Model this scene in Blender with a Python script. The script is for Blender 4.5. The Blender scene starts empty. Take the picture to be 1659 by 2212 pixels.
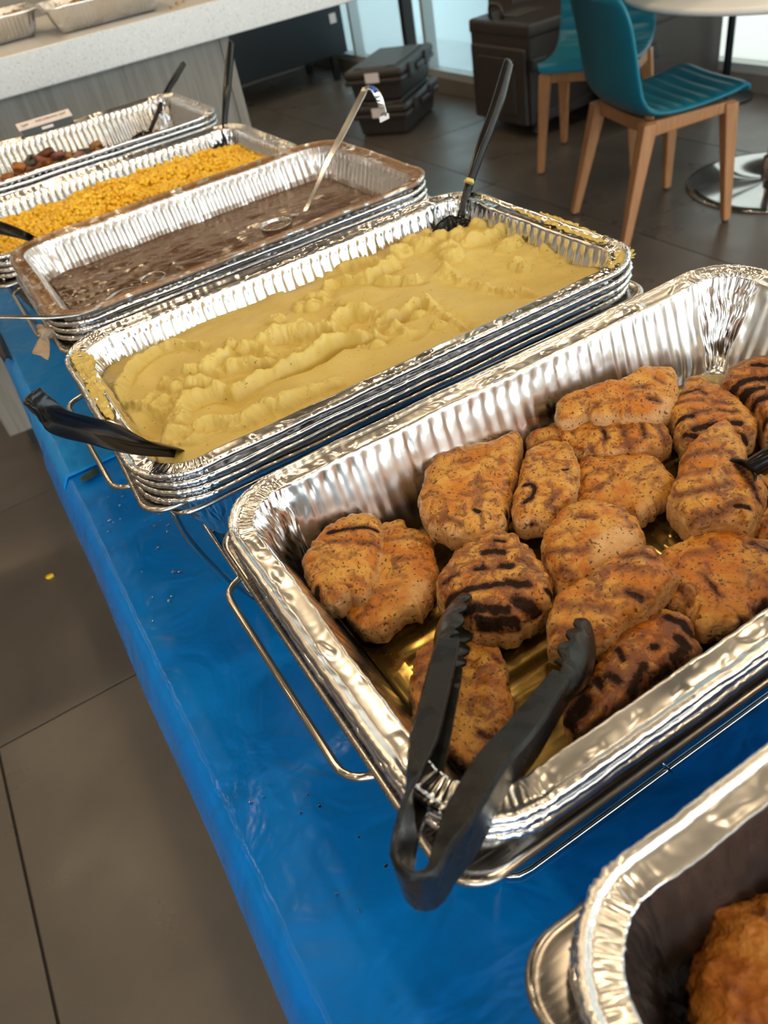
import bpy, math, random, json
import numpy as np
from mathutils import Vector, Matrix

random.seed(7); RNG = np.random.RandomState(7)
SC = bpy.context.scene
COL = SC.collection
FLOOR = -0.985      # the foil rims of the buffet pans lie around z = 0, the table top at -0.232
TABLE = -0.232

# ------------------------------------------------------------------ camera
cam = bpy.data.cameras.new('camera'); camo = bpy.data.objects.new('camera', cam); COL.objects.link(camo)
_r = Vector((0.8457, -0.5069, -0.1668)); _u = Vector((0.4460, 0.4998, 0.7425)); _d = Vector((0.2930, 0.7023, -0.6488))
_m = Matrix((( _r.x, _u.x, -_d.x, -0.0262), (_r.y, _u.y, -_d.y, -0.5143), (_r.z, _u.z, -_d.z, 0.3416), (0, 0, 0, 1)))
camo.matrix_world = _m
cam.sensor_fit = 'VERTICAL'; cam.sensor_height = 36.0; cam.lens = 1672.4 * 36.0 / 2212.0
cam.clip_start = 0.02; cam.clip_end = 60
cam.dof.use_dof = True; cam.dof.focus_distance = 0.62; cam.dof.aperture_fstop = 9.0
SC.camera = camo

# ------------------------------------------------------------------ view, world, lights
SC.view_settings.view_transform = 'Standard'; SC.view_settings.look = 'None'
SC.view_settings.gamma = 1.0; SC.view_settings.use_curve_mapping = False
SC.view_settings.exposure = 0.36
w = bpy.data.worlds.new('overcast_sky'); SC.world = w; w.use_nodes = True
bg = w.node_tree.nodes['Background']; bg.inputs['Color'].default_value = (0.90, 0.96, 1.0, 1); bg.inputs['Strength'].default_value = 5.0
SC.cycles.use_denoising = True
SC.cycles.max_bounces = 8; SC.cycles.diffuse_bounces = 3; SC.cycles.glossy_bounces = 4
SC.cycles.transmission_bounces = 4; SC.cycles.transparent_max_bounces = 8
SC.cycles.sample_clamp_indirect = 6.0; SC.cycles.caustics_reflective = False; SC.cycles.caustics_refractive = False
SC.cycles.blur_glossy = 0.5

# ------------------------------------------------------------------ noise (numpy, value-gradient)
_perm = RNG.permutation(256); _perm = np.concatenate([_perm, _perm, _perm])
_g = RNG.randn(256, 3); _g /= np.linalg.norm(_g, axis=1)[:, None]
def pnoise(x, y, z=0.0):
    x, y, z = np.broadcast_arrays(np.asarray(x, float), np.asarray(y, float), np.asarray(z, float))
    xi = np.floor(x).astype(int); yi = np.floor(y).astype(int); zi = np.floor(z).astype(int)
    xf = x - xi; yf = y - yi; zf = z - zi
    f = lambda t: t * t * t * (t * (t * 6 - 15) + 10)
    u, v, w_ = f(xf), f(yf), f(zf)
    out = 0
    for dx in (0, 1):
        for dy in (0, 1):
            for dz in (0, 1):
                h = _perm[(_perm[(_perm[(xi + dx) & 255] + yi + dy) & 255] + zi + dz) & 255]
                g = _g[h]
                d = g[..., 0] * (xf - dx) + g[..., 1] * (yf - dy) + g[..., 2] * (zf - dz)
                out = out + d * (u if dx else 1 - u) * (v if dy else 1 - v) * (w_ if dz else 1 - w_)
    return out * 1.6
def fbm(x, y, z=0.0, o=4):
    r = 0; a = 1.0; s = 1.0
    for i in range(o):
        r = r + a * pnoise(np.asarray(x) * s, np.asarray(y) * s, np.asarray(z) * s + 7.3 * i); a *= .5; s *= 2.03
    return r
def sstep(a, b, x):
    t = np.clip((x - a) / (b - a), 0, 1); return t * t * (3 - 2 * t)

# ------------------------------------------------------------------ object helpers
def tag(o, label=None, cat=None, group=None, kind=None):
    if label: o['label'] = label
    if cat: o['category'] = cat
    if group: o['group'] = group
    if kind: o['kind'] = kind
    return o
def empty(name, loc=(0, 0, 0), rz=0.0, label=None, cat=None, group=None):
    o = bpy.data.objects.new(name, None); o.empty_display_size = .05; COL.objects.link(o)
    o.location = loc; o.rotation_euler = (0, 0, rz)
    return tag(o, label, cat, group)
def mesh(name, V, F, mat=None, parent=None, smooth=True, attrs=None, loc=None, mods=None):
    me = bpy.data.meshes.new(name)
    V = np.asarray(V, dtype=np.float32)
    if isinstance(F, np.ndarray):
        n = len(F); k = F.shape[1]
        me.vertices.add(len(V)); me.vertices.foreach_set('co', V.ravel())
        me.loops.add(n * k); me.loops.foreach_set('vertex_index', F.astype(np.int32).ravel())
        me.polygons.add(n); me.polygons.foreach_set('loop_start', np.arange(0, n * k, k, dtype=np.int32))
        me.update(calc_edges=True); me.validate()
    else:
        me.from_pydata([tuple(map(float, v)) for v in V], [], [tuple(map(int, f)) for f in F]); me.update()
    if smooth: me.polygons.foreach_set('use_smooth', np.ones(len(me.polygons), dtype=bool))
    for k, a in (attrs or {}).items():
        at = me.attributes.new(k, 'FLOAT', 'POINT'); at.data.foreach_set('value', np.asarray(a, dtype=np.float32))
    if mat: me.materials.append(mat)
    o = bpy.data.objects.new(name, me); COL.objects.link(o)
    if parent: o.parent = parent
    if loc is not None: o.location = loc
    return o
def copy_tree(o, parent=None):
    c = o.copy(); COL.objects.link(c)
    if parent: c.parent = parent
    for ch in list(o.children): copy_tree(ch, c)
    return c
class MB:
    """collects shapes into one mesh"""
    def __init__(s): s.V = []; s.F = []
    def add(s, V, F, M=None):
        b = len(s.V)
        for v in V:
            v = Vector(v)
            if M is not None: v = M @ v
            s.V.append(tuple(v))
        s.F += [tuple(i + b for i in f) for f in F]
        return s
    def box(s, c, d, M=None, taper=(1, 1)):
        x, y, z = [q / 2 for q in d]; V = []
        for sz in (-1, 1):
            tx, ty = taper if sz < 0 else (1, 1)
            for sx, sy in ((-1, -1), (1, -1), (1, 1), (-1, 1)): V.append((c[0] + sx * x * tx, c[1] + sy * y * ty, c[2] + sz * z))
        return s.add(V, [(3, 2, 1, 0), (4, 5, 6, 7), (0, 1, 5, 4), (1, 2, 6, 5), (2, 3, 7, 6), (3, 0, 4, 7)], M)
    def cyl(s, p, r, h, n=32, r2=None, M=None):
        r2 = r if r2 is None else r2
        V = [(p[0] + r * math.cos(2 * math.pi * i / n), p[1] + r * math.sin(2 * math.pi * i / n), p[2]) for i in range(n)]
        V += [(p[0] + r2 * math.cos(2 * math.pi * i / n), p[1] + r2 * math.sin(2 * math.pi * i / n), p[2] + h) for i in range(n)]
        F = [(i, (i + 1) % n, n + (i + 1) % n, n + i) for i in range(n)] + [tuple(range(n - 1, -1, -1)), tuple(range(n, 2 * n))]
        return s.add(V, F, M)
    def obj(s, name, mat, parent=None, bevel=0.0, smooth=False, seg=2, **k):
        o = mesh(name, s.V, s.F, mat, parent, smooth or bevel > 0, **k)
        if bevel > 0:
            m = o.modifiers.new('bevel', 'BEVEL'); m.width = bevel; m.segments = seg; m.limit_method = 'ANGLE'; m.angle_limit = .6
            m2 = o.modifiers.new('wn', 'WEIGHTED_NORMAL'); m2.keep_sharp = True
        return o
def catmull(P, n, closed=False):
    P = np.asarray(P, float); m = len(P)
    if closed: Q = np.vstack([P[-1:], P, P[:2]]); segs = m
    else: Q = np.vstack([2 * P[0] - P[1], P, 2 * P[-1] - P[-2]]); segs = m - 1
    out = []
    for i in range(segs):
        p0, p1, p2, p3 = Q[i], Q[i + 1], Q[i + 2], Q[i + 3]
        for t in np.linspace(0, 1, 12, endpoint=False):
            out.append(.5 * (2 * p1 + (p2 - p0) * t + (2 * p0 - 5 * p1 + 4 * p2 - p3) * t * t + (3 * p1 - p0 - 3 * p2 + p3) * t ** 3))
    if not closed: out.append(P[-1])
    return resample(np.array(out), n, closed)
def resample(P, n, closed=False):
    P = np.asarray(P, float)
    Q = np.vstack([P, P[:1]]) if closed else P
    s = np.concatenate([[0], np.cumsum(np.linalg.norm(np.diff(Q, axis=0), axis=1))])
    t = np.linspace(0, s[-1], n, endpoint=not closed)
    return np.stack([np.interp(t, s, Q[:, k]) for k in range(Q.shape[1])], 1)
def rounded(P, rad, closed=False, k=5):
    """polyline with rounded corners"""
    P = [np.array(p, float) for p in P]; out = []; m = len(P)
    for i, p in enumerate(P):
        if not closed and i in (0, m - 1): out.append(p); continue
        a, b = P[i - 1], P[(i + 1) % m]
        da, db = a - p, b - p; la, lb = np.linalg.norm(da), np.linalg.norm(db)
        q = min(rad, la * .45, lb * .45)
        s, e = p + da / la * q, p + db / lb * q
        for t in np.linspace(0, 1, k): out.append((1 - t) ** 2 * s + 2 * t * (1 - t) * p + t * t * e)
    return np.array(out)
def tube_data(P, r, n=8, closed=False):
    P = np.asarray(P, float); m = len(P); V = []; F = []
    rr = np.broadcast_to(np.asarray(r, float), (m,))
    T = np.gradient(P, axis=0) if not closed else (np.roll(P, -1, 0) - np.roll(P, 1, 0))
    T /= np.linalg.norm(T, axis=1)[:, None] + 1e-12
    up = np.array([0, 0, 1.0]) if abs(T[0][2]) < .9 else np.array([1.0, 0, 0])
    for i in range(m):
        up = up - T[i] * (up @ T[i]); up /= np.linalg.norm(up) + 1e-12
        s = np.cross(T[i], up)
        for j in range(n):
            a = 2 * math.pi * j / n; V.append(P[i] + rr[i] * (math.cos(a) * s + math.sin(a) * up))
    for i in range(m if closed else m - 1):
        for j in range(n):
            a = i * n + j; b = i * n + (j + 1) % n; c = ((i + 1) % m) * n
            F.append((a, b, c + (j + 1) % n, c + j))
    if not closed: F += [tuple(range(n - 1, -1, -1)), tuple(range((m - 1) * n, m * n))]
    return V, F
def tube(name, P, r, mat, parent=None, n=8, closed=False, **k):
    V, F = tube_data(P, r, n, closed); return mesh(name, V, F, mat, parent, **k)
def loft_data(P, ups, secs, cap=True):
    """secs: list of (k,2) arrays (side, up); closed section"""
    P = np.asarray(P, float); m = len(P); k = len(secs[0]); V = []; F = []
    T = np.gradient(P, axis=0); T /= np.linalg.norm(T, axis=1)[:, None] + 1e-12
    for i in range(m):
        u = np.array(ups[i] if np.ndim(ups) > 1 else ups, float); u = u - T[i] * (u @ T[i]); u /= np.linalg.norm(u)
        s = np.cross(T[i], u)
        for q in secs[i]: V.append(P[i] + s * q[0] + u * q[1])
    for i in range(m - 1):
        for j in range(k):
            a = i * k + j; b = i * k + (j + 1) % k
            F.append((a, b, b + k, a + k))
    if cap: F += [tuple(range(k - 1, -1, -1)), tuple(range((m - 1) * k, m * k))]
    return V, F
def lathe_data(prof, n=40, c=(0, 0, 0)):
    V = []; F = []
    for r, z in prof:
        for i in range(n):
            a = 2 * math.pi * i / n; V.append((c[0] + r * math.cos(a), c[1] + r * math.sin(a), c[2] + z))
    for j in range(len(prof) - 1):
        for i in range(n): F.append((j * n + i, j * n + (i + 1) % n, (j + 1) * n + (i + 1) % n, (j + 1) * n + i))
    return V, F

# ------------------------------------------------------------------ materials
def mk(name, color=(.5, .5, .5), rough=.5, metal=0.0, spec=.5, **kw):
    m = bpy.data.materials.new(name); m.use_nodes = True
    b = m.node_tree.nodes['Principled BSDF']
    b.inputs['Base Color'].default_value = (*color, 1); b.inputs['Roughness'].default_value = rough
    b.inputs['Metallic'].default_value = metal; b.inputs['Specular IOR Level'].default_value = spec
    for k, v in kw.items(): b.inputs[k].default_value = v
    return m
class NT:
    def __init__(s, m): s.m = m; s.t = m.node_tree; s.b = s.t.nodes['Principled BSDF']
    def n(s, typ, **kw):
        q = s.t.nodes.new(typ)
        for k, v in kw.items(): setattr(q, k, v)
        return q
    def l(s, a, b): s.t.links.new(a, b)
    def coord(s, kind='Object', scale=(1, 1, 1), rot=(0, 0, 0), loc=(0, 0, 0)):
        c = s.n('ShaderNodeTexCoord'); mp = s.n('ShaderNodeMapping')
        mp.inputs['Scale'].default_value = scale; mp.inputs['Rotation'].default_value = rot; mp.inputs['Location'].default_value = loc
        s.l(c.outputs[kind], mp.inputs['Vector']); return mp.outputs['Vector']
    def noise(s, vec, scale, detail=3, rough=.5, dist=0.0):
        q = s.n('ShaderNodeTexNoise'); q.inputs['Scale'].default_value = scale; q.inputs['Detail'].default_value = detail
        q.inputs['Roughness'].default_value = rough; q.inputs['Distortion'].default_value = dist
        if vec is not None: s.l(vec, q.inputs['Vector'])
        return q.outputs['Fac']
    def ramp(s, fac, stops, mode='LINEAR'):
        q = s.n('ShaderNodeValToRGB'); q.color_ramp.interpolation = mode
        e = q.color_ramp.elements
        while len(e) < len(stops): e.new(.5)
        for i, (p, c) in enumerate(stops):
            e[i].position = p; e[i].color = (*c, 1) if np.ndim(c) else (c, c, c, 1)
        s.l(fac, q.inputs['Fac']); return q.outputs['Color']
    def mix(s, f, a, b, mode='MIX'):
        q = s.n('ShaderNodeMix', data_type='RGBA', blend_type=mode)
        for sock, v in ((q.inputs[0], f), (q.inputs[6], a), (q.inputs[7], b)):
            if isinstance(v, bpy.types.NodeSocket): s.l(v, sock)
            elif np.ndim(v): sock.default_value = (*v, 1) if len(v) == 3 else v
            else: sock.default_value = v
        return q.outputs[2]
    def math(s, op, a, b=None, c=None):
        q = s.n('ShaderNodeMath', operation=op)
        for i, v in enumerate((a, b, c)):
            if v is None: continue
            if isinstance(v, bpy.types.NodeSocket): s.l(v, q.inputs[i])
            else: q.inputs[i].default_value = v
        return q.outputs[0]
    def attr(s, name):
        q = s.n('ShaderNodeAttribute', attribute_name=name); return q.outputs['Fac']
    def bump(s, h, strength=.3, dist=.002):
        q = s.n('ShaderNodeBump'); q.inputs['Strength'].default_value = strength; q.inputs['Distance'].default_value = dist
        s.l(h, q.inputs['Height']); s.l(q.outputs['Normal'], s.b.inputs['Normal']); return q
    def base(s, c): s.l(c, s.b.inputs['Base Color'])
    def rough(s, c): s.l(c, s.b.inputs['Roughness'])

def foil_mat(name, tint=(.88, .865, .85), rough=.15, soil=None, soil_amt=.5, soil_scale=30, soil_rim=False, soil_side=False):
    m = mk(name, tint, rough, 1.0); t = NT(m); v = t.coord()
    n1 = t.noise(v, 55, 2, .5, .3); n2 = t.noise(v, 260, 2)
    h = t.math('ADD', t.math('MULTIPLY', n1, .5), t.math('MULTIPLY', n2, .12))
    t.bump(h, .10, .0010)
    t.rough(t.ramp(t.noise(v, 18, 3), [(.3, rough * .8), (.7, rough * 1.35)]))
    if soil:
        mask = t.ramp(t.noise(v, soil_scale, 5, .6, .4), [(.62 - soil_amt * .35, 0.0), (.74 - soil_amt * .35, 1.0)])
        w_ = t.attr('soil'); f = t.math('MULTIPLY', mask, w_); f.node.use_clamp = True
        col = t.mix(t.noise(v, 90, 3), soil, tuple(c * .45 for c in soil))
        t.base(t.mix(f, tint, col))
        t.l(t.math('SUBTRACT', 1.0, t.math('MULTIPLY', f, .93)), t.b.inputs['Metallic'])
    return m
# ------------------------------------------------------------------ material instances
M = {}
M['foil'] = foil_mat('foil')
M['foil_chicken'] = foil_mat('foil_chicken', rough=.2)
M['foil_gravy'] = foil_mat('foil_gravy', rough=.24, soil=(.30, .15, .05), soil_amt=.75, soil_scale=38)
M['foil_char'] = foil_mat('foil_char', rough=.24, soil=(.055, .042, .038), soil_amt=1.5, soil_scale=22)
M['foil_out'] = foil_mat('foil_thin', tint=(.86, .85, .84), rough=.28)
m = mk('steel', (.52, .49, .455), .24, 1.0); t = NT(m); v = t.coord(scale=(4, 90, 90))
t.rough(t.ramp(t.noise(v, 6, 3), [(.3, .17), (.7, .30)])); t.bump(t.noise(t.coord(), 45, 2), .04, .001); M['steel'] = m
m = mk('steel_dull', (.13, .125, .12), .42, .8); M['steel_dull'] = m
m = mk('wire', (.62, .58, .52), .16, 1.0); M['wire'] = m
m = mk('chrome', (.70, .69, .67), .18, 1.0); M['chrome'] = m
m = mk('black_plastic', (.008, .008, .009), .17, 0, .5); t = NT(m); t.bump(t.noise(t.coord(), 90, 2), .05, .001); m.node_tree.nodes['Principled BSDF'].inputs['Specular IOR Level'].default_value = .28; M['black'] = m
m = mk('black_nylon', (.010, .011, .012), .33, 0, .55); t = NT(m)
t.bump(t.math('ADD', t.noise(t.coord(), 160, 3), t.noise(t.coord(), 700, 2)), .03, .0006)
t.rough(t.ramp(t.noise(t.coord(), 60, 3), [(.35, .2), (.7, .42)])); m.node_tree.nodes['Principled BSDF'].inputs['Specular IOR Level'].default_value = .32; M['nylon'] = m
# floor tiles: dark grey-brown stone look
m = mk('floor_tile', (.1, .085, .07), .38); t = NT(m); v = t.coord('Object')
oi = t.n('ShaderNodeObjectInfo'); vv = t.n('ShaderNodeVectorMath', operation='ADD'); t.l(v, vv.inputs[0])
sc_ = t.n('ShaderNodeVectorMath', operation='SCALE'); t.l(oi.outputs['Location'], sc_.inputs[0]); sc_.inputs['Scale'].default_value = 3.1; t.l(sc_.outputs[0], vv.inputs[1]); v = vv.outputs[0]
c = t.mix(t.ramp(t.noise(v, 2.2, 6, .6, .6), [(.3, 0.0), (.7, 1.0)]), (.082, .070, .060), (.128, .108, .090))
c = t.mix(t.math('MULTIPLY', t.noise(v, 260, 2), .35), c, (.06, .05, .042)); t.base(c)
t.rough(t.ramp(t.noise(v, 5, 5), [(.3, .26), (.75, .42)])); t.bump(t.noise(v, 180, 3), .06, .002); M['tile'] = m
M['grout'] = mk('grout', (.045, .038, .033), .8)
# table cover: thin blue plastic
def cloth_mat(name, col, col2, r=.26):
    m = mk(name, col, r, 0, .22); t = NT(m); v = t.coord()
    t.base(t.mix(t.ramp(t.noise(v, 5, 3, .5, .8), [(.3, 0.0), (.7, 1.0)]), col, col2))
    h = t.math('ADD', t.noise(v, 9, 3, .5, 1.5), t.math('MULTIPLY', t.noise(v, 40, 2, .5, .5), .18))
    t.bump(h, .45, .010); t.rough(t.ramp(t.noise(v, 12, 2), [(.3, r * .7), (.7, r * 1.3)]))
    return m
M['cloth'] = cloth_mat('blue_cover', (.001, .175, .66), (.002, .21, .74))
M['cloth2'] = cloth_mat('blue_cover_far', (.002, .24, .74), (.006, .28, .80), .32)
m = mk('quartz', (.62, .62, .60), .25); t = NT(m); v = t.coord()
c = t.mix(t.ramp(t.noise(v, 240, 2), [(.60, 0.0), (.70, .7)]), (.66, .65, .62), (.36, .36, .37))
c = t.mix(t.ramp(t.noise(v, 130, 2), [(.58, 0.0), (.70, .7)]), c, (.78, .78, .76)); t.base(c); M['quartz'] = m
m = mk('grey_wood', (.23, .20, .165), .55); t = NT(m); v = t.coord(scale=(14, 14, .7))
c = t.ramp(t.noise(v, 5, 5, .6, .2), [(.25, (.165, .14, .11)), (.5, (.24, .21, .17)), (.8, (.30, .27, .225))]); t.base(c); M['grey_wood'] = m
m = mk('beech', (.50, .27, .13), .42); t = NT(m); v = t.coord(scale=(9, 9, 1))
t.base(t.ramp(t.noise(v, 9, 4, .55, .3), [(.3, (.36, .155, .060)), (.7, (.46, .225, .095))])); M['beech'] = m
m = mk('teal_leather', (.003, .165, .25), .38, 0, .5); t = NT(m); t.bump(t.noise(t.coord(), 320, 3), .12, .001); M['teal'] = m
m = mk('carrier_brown', (.030, .024, .021), .45); t = NT(m); t.bump(t.noise(t.coord(), 260, 3), .15, .001)
t.base(t.mix(t.noise(t.coord(), 8, 4), (.025, .020, .018), (.042, .034, .030))); M['carrier'] = m
m = mk('carrier_lid', (.06, .06, .055), .5); t = NT(m); t.bump(t.noise(t.coord(), 200, 3), .2, .001); M['carrier_lid'] = m
M['dark_cab'] = mk('dark_cabinet', (.012, .017, .022), .35)
M['white_paper'] = mk('white_paper', (.80, .72, .70), .6)
M['ink'] = mk('ink', (.03, .03, .03), .6); M['ink_red'] = mk('ink_red', (.35, .04, .05), .6)
M['white_top'] = mk('white_table_top', (.80, .79, .76), .25)
M['rubber'] = mk('rubber', (.02, .02, .02), .6)
M['wall'] = mk('wall_paint', (.40, .36, .32), .7)
M['ceiling'] = mk('ceiling_paint', (.12, .105, .09), .7)
M['frame'] = mk('window_frame', (.50, .55, .56), .4, .3)
M['frame_dark'] = mk('window_frame_dark', (.035, .03, .028), .4, .3)
M['baseboard'] = mk('stone_base', (.21, .18, .155), .5)
M['column'] = mk('column_clad', (.060, .050, .046), .5)
M['ground'] = mk('pale_concrete', (.62, .66, .66), .8)
# glazing: tinted glass with a translucent film over it; clear glass
def glass_mat(name, col, tlcol, f):
    m = bpy.data.materials.new(name); m.use_nodes = True; T_ = m.node_tree; T_.nodes.clear()
    out = T_.nodes.new('ShaderNodeOutputMaterial'); tr = T_.nodes.new('ShaderNodeBsdfTransparent'); tl = T_.nodes.new('ShaderNodeBsdfTranslucent')
    gl = T_.nodes.new('ShaderNodeBsdfGlossy'); mx = T_.nodes.new('ShaderNodeMixShader'); mx2 = T_.nodes.new('ShaderNodeMixShader')
    tr.inputs['Color'].default_value = (*col, 1); tl.inputs['Color'].default_value = (*tlcol, 1); gl.inputs['Roughness'].default_value = .05
    mx.inputs[0].default_value = f; T_.links.new(tr.outputs[0], mx.inputs[1]); T_.links.new(tl.outputs[0], mx.inputs[2])
    mx2.inputs[0].default_value = .05; T_.links.new(mx.outputs[0], mx2.inputs[1]); T_.links.new(gl.outputs[0], mx2.inputs[2]); T_.links.new(mx2.outputs[0], out.inputs[0])
    return m
M['glass_film'] = glass_mat('film_glass', (.42, .50, .51), (.50, .58, .59), .5)
M['glass_film_warm'] = glass_mat('film_glass_white', (.50, .51, .48), (.56, .56, .53), .5)
M['glass_clear'] = glass_mat('clear_glass', (.93, .95, .95), (.5, .5, .5), .02)

# ------------------------------------------------------------------ the setting
HC = 2.25                                           # ceiling height in this frame
X0, X1, X2, Y0, Y1 = -4.2, 3.07, 3.8, -4.2, 6.2
def struct(name, mb, mat, bevel=0.0, parent=None, **k):
    o = mb.obj(name, mat, parent, bevel, **k)
    if parent is None: o['kind'] = 'structure'
    return o
floor = struct('floor', MB().box(((X0 + X2) / 2, (Y0 + Y1) / 2, FLOOR - .056), (X2 - X0 + .4, Y1 - Y0 + .4, .1)), M['grout'])
TS = .89
tb = MB().box((0, 0, -.004), (TS - .005, TS - .005, .008))
tile0 = None
for i in range(-5, 5):
    for j in range(-6, 6):
        cx, cy = .42 + (i + .5) * TS, .83 + (j + .5) * TS
        if cx > X2 or cy > Y1 + .3 or cx < -2.6 or cy < -2.6: continue
        if tile0 is None: tile0 = tb.obj('tile', M['tile'], floor, .0012); o = tile0
        else: o = tile0.copy(); COL.objects.link(o); o.parent = floor
        o.location = (cx, cy, FLOOR + random.uniform(-.0003, .0003))
struct('ground', MB().box((0, 1, FLOOR - .35), (60, 60, .2)), M['ground'])
struct('ceiling', MB().box(((X0 + X2) / 2, (Y0 + Y1) / 2, HC + .05), (X2 - X0 + .3, Y1 - Y0 + .3, .1)), M['ceiling'])
HT = HC - FLOOR
struct('wall_back', MB().box(((X0 + X2) / 2, Y1 + .06, FLOOR + HT / 2), (X2 - X0 + .3, .12, HT)), M['wall'])
struct('wall_left', MB().box((X0 - .06, (Y0 + Y1) / 2, FLOOR + HT / 2), (.12, Y1 - Y0, HT)), M['wall'])
def glazed(nm, fixed, a0, a1, axis, posts, panes_name, dark=(), light_w=.035):
    """glazed front: base, sill rail, head, posts and panes; axis 'y': runs along y at x=fixed"""
    def bx(mb, c0, c1, z0, z1, th, off=0):
        if axis == 'y': mb.box((fixed + off, (c0 + c1) / 2, (z0 + z1) / 2), (th, c1 - c0, z1 - z0))
        else: mb.box(((c0 + c1) / 2, fixed + off, (z0 + z1) / 2), (c1 - c0, th, z1 - z0))
        return mb
    root = struct(nm, bx(MB(), a0, a1, FLOOR + .085, FLOOR + .125, .09), M['frame'])
    bx(MB(), a0, a1, HC - .3, HC, .12).obj('head_rail', M['frame'], root)
    ps = sorted([a0, a1] + list(posts))
    for p in posts:
        wd = .05 if p in dark else light_w
        bx(MB(), p - wd / 2, p + wd / 2, FLOOR + .125, HC - .3, .08, -.02).obj('mullion', M['frame_dark'] if p in dark else M['frame'], root)
    for a, b in zip(ps[:-1], ps[1:]):
        bx(MB(), a, b, FLOOR + .125, HC - .3, .012, .02).obj('pane', M[panes_name], root)
    return root
glazed('window_1', 3.10, 3.72, Y1, 'y', (4.42, 4.67, 5.42, 5.9), 'glass_film', dark=(4.67,))
glazed('window_2', 3.85, Y0, 2.86, 'y', (2.15, 1.3, .4, -.5, -1.4, -2.3, -3.2), 'glass_film_warm', dark=(2.15,), light_w=.045)
glazed('window_3', Y0 - .05, X0, X2, 'x', (-3, -1.8, -.6, .6, 1.8, 3.0), 'glass_clear')
struct('baseboard_right', MB().box((3.09, (3.72 + Y1) / 2, FLOOR + .043), (.10, Y1 - 3.72, .086)).box((3.84, (Y0 + 2.86) / 2, FLOOR + .043), (.10, 2.86 - Y0, .086)), M['baseboard'])
struct('wall_right', MB().box((3.45, 3.58, FLOOR + HT / 2), (.84, .22, HT)).box((3.84, 3.17, FLOOR + HT / 2), (.10, .62, HT)), M['column'])
struct('trim_1', MB().box((3.78, 2.885, FLOOR + HT / 2), (.05, .05, HT)), M['frame_dark'])

# recessed ceiling lamps: warm
for i, x in enumerate((-2.6, -1.1, .4, 1.9, 3.2)):
    for j, y in enumerate((-3.0, -1.6, -.2, 1.2, 2.6, 4.0, 5.4)):
        if i == 0 and j == 0:
            V, F = lathe_data([(.125, 0), (.125, -.012), (.105, -.014), (.100, -.004)], 28)
            lamp0 = empty('ceiling_lamp', (x, y, HC), 0, 'round recessed ceiling lamp with warm light', 'ceiling lamp', 'recessed ceiling lamps')
            mesh('ring', V, F, M['white_top'], lamp0)
            ld = bpy.data.lights.new('lamp_light', 'AREA'); ld.shape = 'DISK'; ld.size = .13; ld.energy = 5.0; ld.color = (1.0, .74, .45)
            lo = bpy.data.objects.new('lamp_light', ld); COL.objects.link(lo); lo.parent = lamp0; lo.location = (0, 0, -.006)
        else:
            c = copy_tree(lamp0); c.location = (x, y, HC)

# ------------------------------------------------------------------ buffet table and its blue cover
TX0, TX1, TY0, TY1 = -.062, .635, -1.15, 1.66
tab = empty('folding_table', ((TX0 + TX1) / 2, (TY0 + TY1) / 2, FLOOR), 0, 'long folding buffet table hidden under the blue plastic cover', 'table')
MB().box((0, 0, TABLE - FLOOR - .022), (TX1 - TX0 - .01, TY1 - TY0 - .01, .036)).obj('table_top', mk('table_board', (.5, .5, .48), .5), tab, .005)
for sx in (-1, 1):
    for sy in (-1, 1):
        MB().cyl((sx * .27, sy * 1.2, 0), .014, TABLE - FLOOR - .04, 14).obj('leg', M['steel_dull'], tab, smooth=True)
def cover(name, ya, yb, zoff, mat, label, seed, drop=.30, slope=.018):
    nx, ny = 90, int((yb - ya) / .008)
    xs = np.concatenate([[TX0] * 22, np.linspace(TX0, TX1, nx), [TX1] * 10])
    ys = np.linspace(ya, yb, ny)
    X, Y = np.meshgrid(xs, ys); Z = np.full_like(X, TABLE + zoff)
    wr = .0035 * fbm(X * 2.2 + seed, Y * 2.2, 0, 3) * sstep(0, .12, X - TX0) + .0022 * np.clip(pnoise(X * 5 + Y * 2.5, Y * 1.6 - X * 4, seed), 0, 1)
    Z += np.maximum(wr, 0)
    # left drape
    for k in range(22):
        q = (22 - k) / 22 * drop
        X[:, k] = TX0 - .004 - slope * min(1, q / .05) - .004 * sstep(.02, .3, q) * (1 + .6 * np.sin(ys * 7 + seed)) - .002 * sstep(0, .1, q) * np.sin(ys * 11 + 2 * np.sin(ys * 3))
        Z[:, k] = TABLE + zoff - q - .0 * ys
    X[:, 22] = TX0 + .002
    for k in range(10):
        q = (k + 1) / 10 * drop; X[:, 22 + nx + k] = TX1 + .006 + .008 * np.sin(ys * 18); Z[:, 22 + nx + k] = TABLE + zoff - q
    n1 = X.shape[1]; idx = np.arange(X.size).reshape(X.shape)
    F = np.stack([idx[:-1, :-1].ravel(), idx[:-1, 1:].ravel(), idx[1:, 1:].ravel(), idx[1:, :-1].ravel()], 1)
    o = mesh(name, np.stack([X.ravel(), Y.ravel(), Z.ravel()], 1), F, mat)
    sd = o.modifiers.new('thin', 'SOLIDIFY'); sd.thickness = .0006; sd.offset = 1
    return tag(o, label, 'table cover')
cover('table_cover', TY0, .62, .0, M['cloth'], 'deep blue plastic table cover under the chicken and mash pans', 1.0)
cover('table_cover', .455, TY1, .0035, M['cloth2'], 'lighter blue plastic table cover overlapping behind the mash pan', 5.0, slope=.014)

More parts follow.
